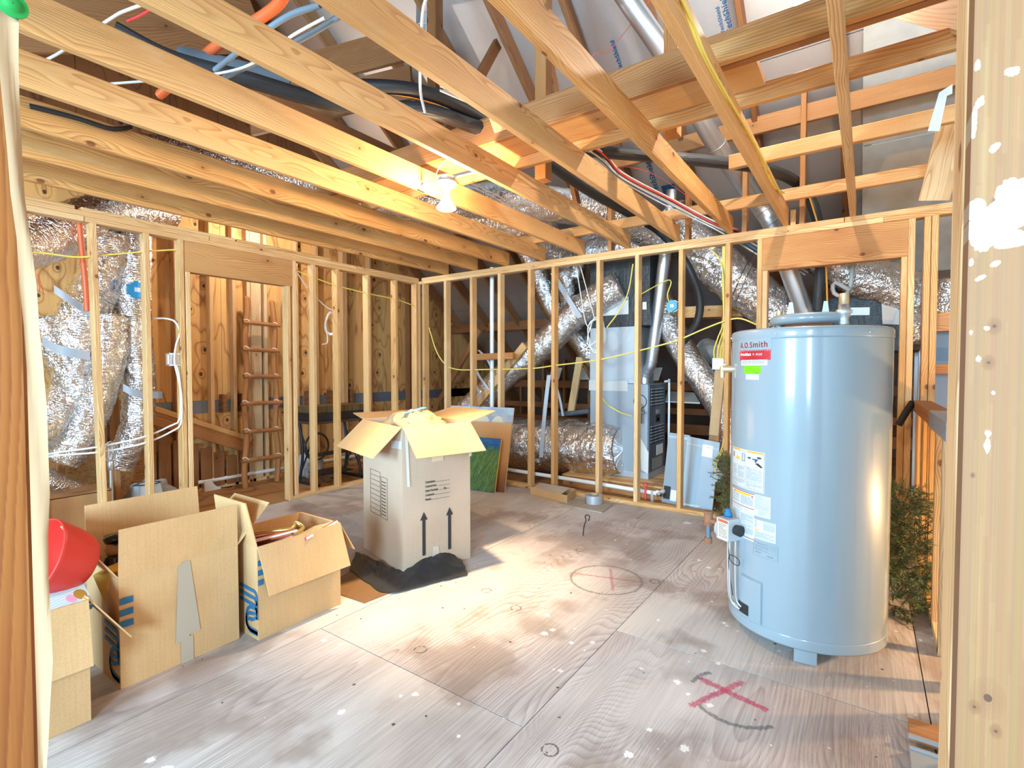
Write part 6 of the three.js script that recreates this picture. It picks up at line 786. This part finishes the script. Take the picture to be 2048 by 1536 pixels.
// ---------------------------------------------------------------- small things on the floor by the back wall
{
  const f = [[-2.83, 0, -4.37], [-2.34, 0, -4.26], [-2.4, 0, -4.55], [-2.86, 0, -4.58]], B = group('flat_carton', 'flat open carton with a pale tile at the back wall', 'box'); for (let i = 0; i < 4; i++) panel(B, 'side_panel', [f[i], f[(i + 1) % 4], add(f[(i + 1) % 4], [0, 0.085, 0]), add(f[i], [0, 0.085, 0])], M.card);
  panel(B, 'bottom_panel', f.map((p) => add(p, [0, 0.008, 0])), M.card); panel(B, 'tile', [[-2.8, 0.083, -4.38], [-2.42, 0.083, -4.3], [-2.45, 0.092, -4.53], [-2.82, 0.092, -4.56]], std({ map: TDUST, color: lin(0.72, 0.68, 0.62) }));
  thing('board_offcut', sheet([[-2.4, 0.012, -4.2], [-1.93, 0.012, -4.17], [-1.96, 0.012, -4.47], [-2.36, 0.012, -4.47]], 0.011), std({ map: TDUST, color: lin(0.55, 0.48, 0.4) }), 'thin grey board under the roll of tape', 'board');
  const R0 = group('tape_roll', 'roll of silver duct tape standing on the thin board', 'tape', {}, [-2.13, 0.0125, -4.41]); mesh('tape_wrap', lathe([[0.045, 0], [0.083, 0], [0.084, 0.002], [0.084, 0.078], [0.083, 0.08], [0.045, 0.08], [0.045, 0]], 48), std({ color: lin(0.52, 0.54, 0.58), metalness: 0.5, roughness: 0.35 }), R0); mesh('core', lathe([[0.04, 0], [0.0455, 0], [0.0455, 0.081], [0.04, 0.081], [0.04, 0]], 40), M.card, R0); mesh('loose_end', sheet([[-0.055, 0.0, 0.066], [-0.04, 0.0, 0.078], [-0.05, 0.06, 0.073], [-0.058, 0.058, 0.068]], 0.001), M.greyDark, R0);
  const pan = (label, c, extra) => { const P0 = group('metal_panel', label, 'panel'); mesh('panel_sheet', sheet(c, 0.02), std({ color: lin(0.3, 0.35, 0.39), metalness: 0.3, roughness: 0.45 }), P0); extra(P0, (s, t, d = 0.003) => { const a = mix(c[0], c[1], s), b = mix(c[3], c[2], s); return add(mix(a, b, t), [0, 0, d]); }); };
  const q = (P0, n, at, s0, s1, t0, t1, m) => mesh(n, sheet([at(s0, t0), at(s1, t0), at(s1, t1), at(s0, t1)], 0.002), m, P0);
  pan('narrow grey metal panel leaning behind the wider one', [[-1.62, 0.0, -4.86], [-1.42, 0.0, -4.82], [-1.39, 0.66, -4.98], [-1.6, 0.67, -5.0]], (P0, at) => { q(P0, 'label', at, 0.05, 0.38, 0.06, 0.24, M.blackInk); q(P0, 'label', at, 0.42, 0.72, 0.05, 0.2, M.white); q(P0, 'flange', at, 0, 1, 0.93, 0.96, M.greyPale); });
  pan('wide grey metal panel with a paper note leaning on the studs', [[-1.42, 0.0, -4.8], [-1.13, 0.0, -4.78], [-1.1, 0.62, -4.92], [-1.4, 0.655, -4.94]], (P0, at) => { q(P0, 'paper_note', at, 0.5, 0.82, 0.76, 0.93, M.white); q(P0, 'flange', at, 0, 1, 0.89, 0.905, M.greyPale); q(P0, 'sealant', at, 0.1, 0.6, 0.03, 0.06, M.mastic); });
  cable('wire_hook', [[-1.789, 0.003, -3.52], [-1.892, 0.003, -3.74], [-1.954, 0.003, -3.899], [-2.008, 0.003, -3.987], [-2.022, 0.003, -4.053], [-1.976, 0.003, -4.01], [-1.924, 0.003, -3.886]], 0.004, M.black, 'bent black wire hook lying on the floor', 'hook');
  thing('paper_scrap', sheet([[-1.25, 0.003, -4.289], [-1.197, 0.003, -4.292], [-1.181, 0.003, -4.337], [-1.238, 0.003, -4.349]], 0.001), M.white, 'torn white paper scrap on the floor near the water heater', 'paper');
  thing('extension_lead', tubeGeo([[-1.318, 0.01, -5.009], [-1.201, 0.012, -5.196], [-1.384, 0.01, -5.447], [-1.239, 0.01, -5.682], [-1.195, 0.012, -4.976], [-1.049, 0.01, -4.88]], 0.006, 60, 6), M.black, 'black cord tangled on the attic floor behind the metal panels', 'lead');
}
// ---------------------------------------------------------------- clutter behind the left wall
{
  const B = carton({ name: 'brown_carton', label: 'closed brown carton behind the left wall next to the work light', f: [[-4.8, 0, -1.02], [-4.8, 0, -1.42], [-5.15, 0, -1.42], [-5.15, 0, -1.02]], h: 0.36, mat: std({ map: TCARD, color: lin(0.62, 0.5, 0.4) }) }); mesh('top_panel', bx(-0.35, 0, 0.355, 0.362, -0.4, 0), std({ map: TCARD, color: lin(0.62, 0.5, 0.4) }), B);
  const S = group('lamp_shade', 'pale grey square lamp shade standing behind the left wall', 'lamp shade', {}, [-4.92, 0, -1.7]); { const g = new THREE.CylinderGeometry(0.1, 0.17, 0.34, 4, 1, true); g.rotateY(Math.PI / 4); g.translate(0, 0.17, 0); mesh('shade_panel', g.toNonIndexed(), std({ color: lin(0.45, 0.47, 0.48), roughness: 0.7, side: THREE.DoubleSide }), S).geometry.computeVertexNormals(); mesh('shade_rim', new THREE.TorusGeometry(0.1, 0.004, 6, 4).rotateX(Math.PI / 2).rotateY(0).translate(0, 0.34, 0), M.blackInk, S); }
  const W = group('work_light', 'unlit caged bulb on an upright pipe behind the left wall', 'lamp', {}, [-4.9, 0.299, -1.449]); W.position.y = 0; const by = [-4.9, 0.498, -1.453][1]; mesh('stem', new THREE.CylinderGeometry(0.012, 0.014, 0.52, 12).translate(0, 0.26, 0), M.zinc, W); mesh('socket', lathe([[0.001, 0.5], [0.02, 0.5], [0.024, 0.54], [0.018, 0.58], [0.001, 0.58]], 20), M.zinc, W); mesh('bulb', lathe([[0.001, 0.57], [0.015, 0.58], [0.03, 0.64], [0.032, 0.67], [0.02, 0.7], [0.001, 0.705]], 24), new THREE.MeshPhysicalMaterial({ color: 0xffffff, transmission: 0.9, roughness: 0.05, thickness: 0 }), W); const cg = []; for (let k = 0; k < 6; k++) { const a = k * 1.047, c = Math.cos(a), s = Math.sin(a); cg.push(tubeGeo([[c * 0.022, 0.57, s * 0.022], [c * 0.042, 0.63, s * 0.042], [c * 0.042, 0.69, s * 0.042], [0, 0.73, 0]], 0.002, 16, 5)); } mesh('cage', merged(cg), M.zinc, W);
  const I = group('insulation_batt', 'dirty grey insulation bundle behind the left wall near the doorway', 'insulation', {}, [-5.3, 0, -1.86]); { const g = new THREE.SphereGeometry(0.17, 32, 22); const p = g.attributes.position; for (let i = 0; i < p.count; i++) { const x = p.getX(i), y = p.getY(i), z = p.getZ(i), d = 1 + 0.3 * perlin.noise(x * 12, y * 12, z * 12) + 0.1 * perlin.noise(x * 30, y * 30, z * 30); p.setXYZ(i, x * d, Math.max(-0.13, y * d), z * d * 1.1); } g.translate(0, 0.13, 0); g.computeVertexNormals(); mesh('batt', g, std({ color: lin(0.32, 0.32, 0.33), roughness: 0.9 }), I); }
  thing('corner_guard', (() => { const s = new THREE.Shape(); s.moveTo(0, 0); s.lineTo(0.16, 0); s.lineTo(0.16, 0.02); s.quadraticCurveTo(0.1, 0.03, 0.07, 0.11); s.lineTo(0, 0.11); const g = new THREE.ExtrudeGeometry(s, { depth: 0.03, bevelEnabled: false }); g.rotateY(Math.PI / 2); return g; })(), M.white, 'small white plastic corner piece on the floor inside the doorway', 'plastic piece').position.set(-5.75, 0, -2.5);
  for (const [x, z, l] of [[-5.35, -1.25, 1.1], [-5.35, -1.62, 1.3], [-5.4, -0.95, 1.0]]) board(gable, 'stud', [x, 0, z], [x, l, z], D2, T2, XA, W_RED);
  mesh('strand_board', bx(-5.84, -5.82, 0, 0.8, -1.55, -0.3), M.osb, gable);
}
// ---------------------------------------------------------------- garland by the heater, bits at the stairwell
function garland(label, c, rx, ry, rz, sprigs, mats) {   // wire sprigs with needles round them
  const G = group('pine_garland', label, 'garland', {}, c), stems = [], pos = [[], [], []];
  for (let i = 0; i < sprigs; i++) {
    let x, y, z; do { x = rr(-1, 1); y = rr(-1, 1); z = rr(-1, 1); } while (x * x + z * z > 1); const taper = 1 - 0.35 * Math.max(0, y) + 0.25 * perlin.noise(x * 2, y * 3, z * 2);
    const o = V([x * rx * taper, ry + y * ry * 0.96, z * rz * taper]), d = V([x * 0.8 + rr(-0.6, 0.6), rr(-0.5, 0.9), z * 0.8 + rr(-0.6, 0.6)]).normalize(), L = rr(0.07, 0.13), e = o.clone().addScaledVector(d, L); if (e.y < 0.01) e.y = 0.01; if (o.y < 0.01) o.y = 0.01;
    stems.push(tubeGeo([[o.x, o.y, o.z], [e.x, e.y, e.z]], 0.002, 2, 4)); const k = i % 3;
    for (let n = 0; n < 46; n++) { const t = n / 46, p = o.clone().lerp(e, t), q = V([rr(-1, 1), rr(-1, 1), rr(-1, 1)]).cross(d).normalize().multiplyScalar(0.9).addScaledVector(d, 0.55).normalize(), l = rr(0.02, 0.035), w = V([rr(-1, 1), rr(-1, 1), rr(-1, 1)]).cross(q).normalize().multiplyScalar(0.0016); pos[k].push(p.x - w.x, p.y - w.y, p.z - w.z, p.x + w.x, p.y + w.y, p.z + w.z, p.x + q.x * l, Math.max(0.003, p.y + q.y * l), p.z + q.z * l); }
  }
  const st = mesh('wire_stems', merged(stems), M.rust, G); st.userData.kind = 'stuff';
  pos.forEach((p, k) => { const g = new THREE.BufferGeometry(); g.setAttribute('position', new THREE.Float32BufferAttribute(p, 3)); g.computeVertexNormals(); const m = mesh('needles', g, mats[k], G); m.userData.kind = 'stuff'; });
}
const needleM = [lin(0.07, 0.14, 0.045), lin(0.12, 0.19, 0.06), lin(0.04, 0.1, 0.05)].map((c) => std({ color: c, roughness: 0.6, side: THREE.DoubleSide }));
garland('artificial pine garland heaped between the water heater and guard wall', [0.17, 0, -3.42], 0.1, 0.33, 0.16, 420, needleM);
garland('artificial pine garland hanging at the stud left of the water heater', [-0.9, 0, -4.44], 0.07, 0.3, 0.08, 220, needleM);
board(wallR, 'nosing', [0.145, 0.012, -2.27], [0.36, 0.012, -2.27], 0.11, 0.026, ZA, W_RED); mesh('metal_track', merged([bx(0.14, 0.36, 0, 0.02, -2.15, -2.04), bx(0.14, 0.36, 0.02, 0.03, -2.215, -2.2), bx(0.14, 0.36, 0.02, 0.026, -2.15, -2.14)]), M.greyPale, wallR);
thing('black_strap', tubeGeo([[0.268, 1.069, -4.5], [0.232, 0.993, -4.52], [0.192, 0.901, -4.53]], 0.022, 16, 8), M.black, 'black strap slanting from the guard wall cap', 'strap');
{ const pl = group('plastic_wrap', 'clear crinkled plastic wrapped over the near end of the guard wall cap', 'plastic'); const g = new RoundedBoxGeometry(0.112, 0.09, 0.7, 4, 0.008); const p = g.attributes.position; mesh('wrap_sheet', g.translate(0.325, 1.04, -3.06), new THREE.MeshPhysicalMaterial({ color: lin(0.85, 0.86, 0.9), roughness: 0.3, transmission: 0.45, thickness: 0, bumpMap: rep(TFOILB, 2, 2), bumpScale: 0.006 }), pl); }
{ const T = group('paper_tape', 'strip of white joint tape dangling by the right jamb', 'tape'); const a = [0.281, 2.524, -2.9], b = [0.237, 2.502, -2.9], c = [0.22, 2.328, -2.9]; mesh('tape_strip', merged([sheet([a, b, add(b, [0.0, -0.03, 0]), add(a, [0, -0.04, 0])], 0.001), sheet([b, add(b, [0.03, 0, 0]), add(c, [0.02, 0, 0.02]), add(c, [-0.02, 0.01, 0.02])], 0.001)]), M.white, T); }
board(roof, 'brace', [0.339, 2.398, -4.3], [0.417, 2.825, -4.1], 0.16, T2, XA, W_WEATH);
{ board(roof, 'printed_board', [0.078, 3.014, -3], [0.326, 2.611, -2.6], 0.12, T2, [0, 1, 0.6], W_PALE); }
renderer.render(scene, camera);
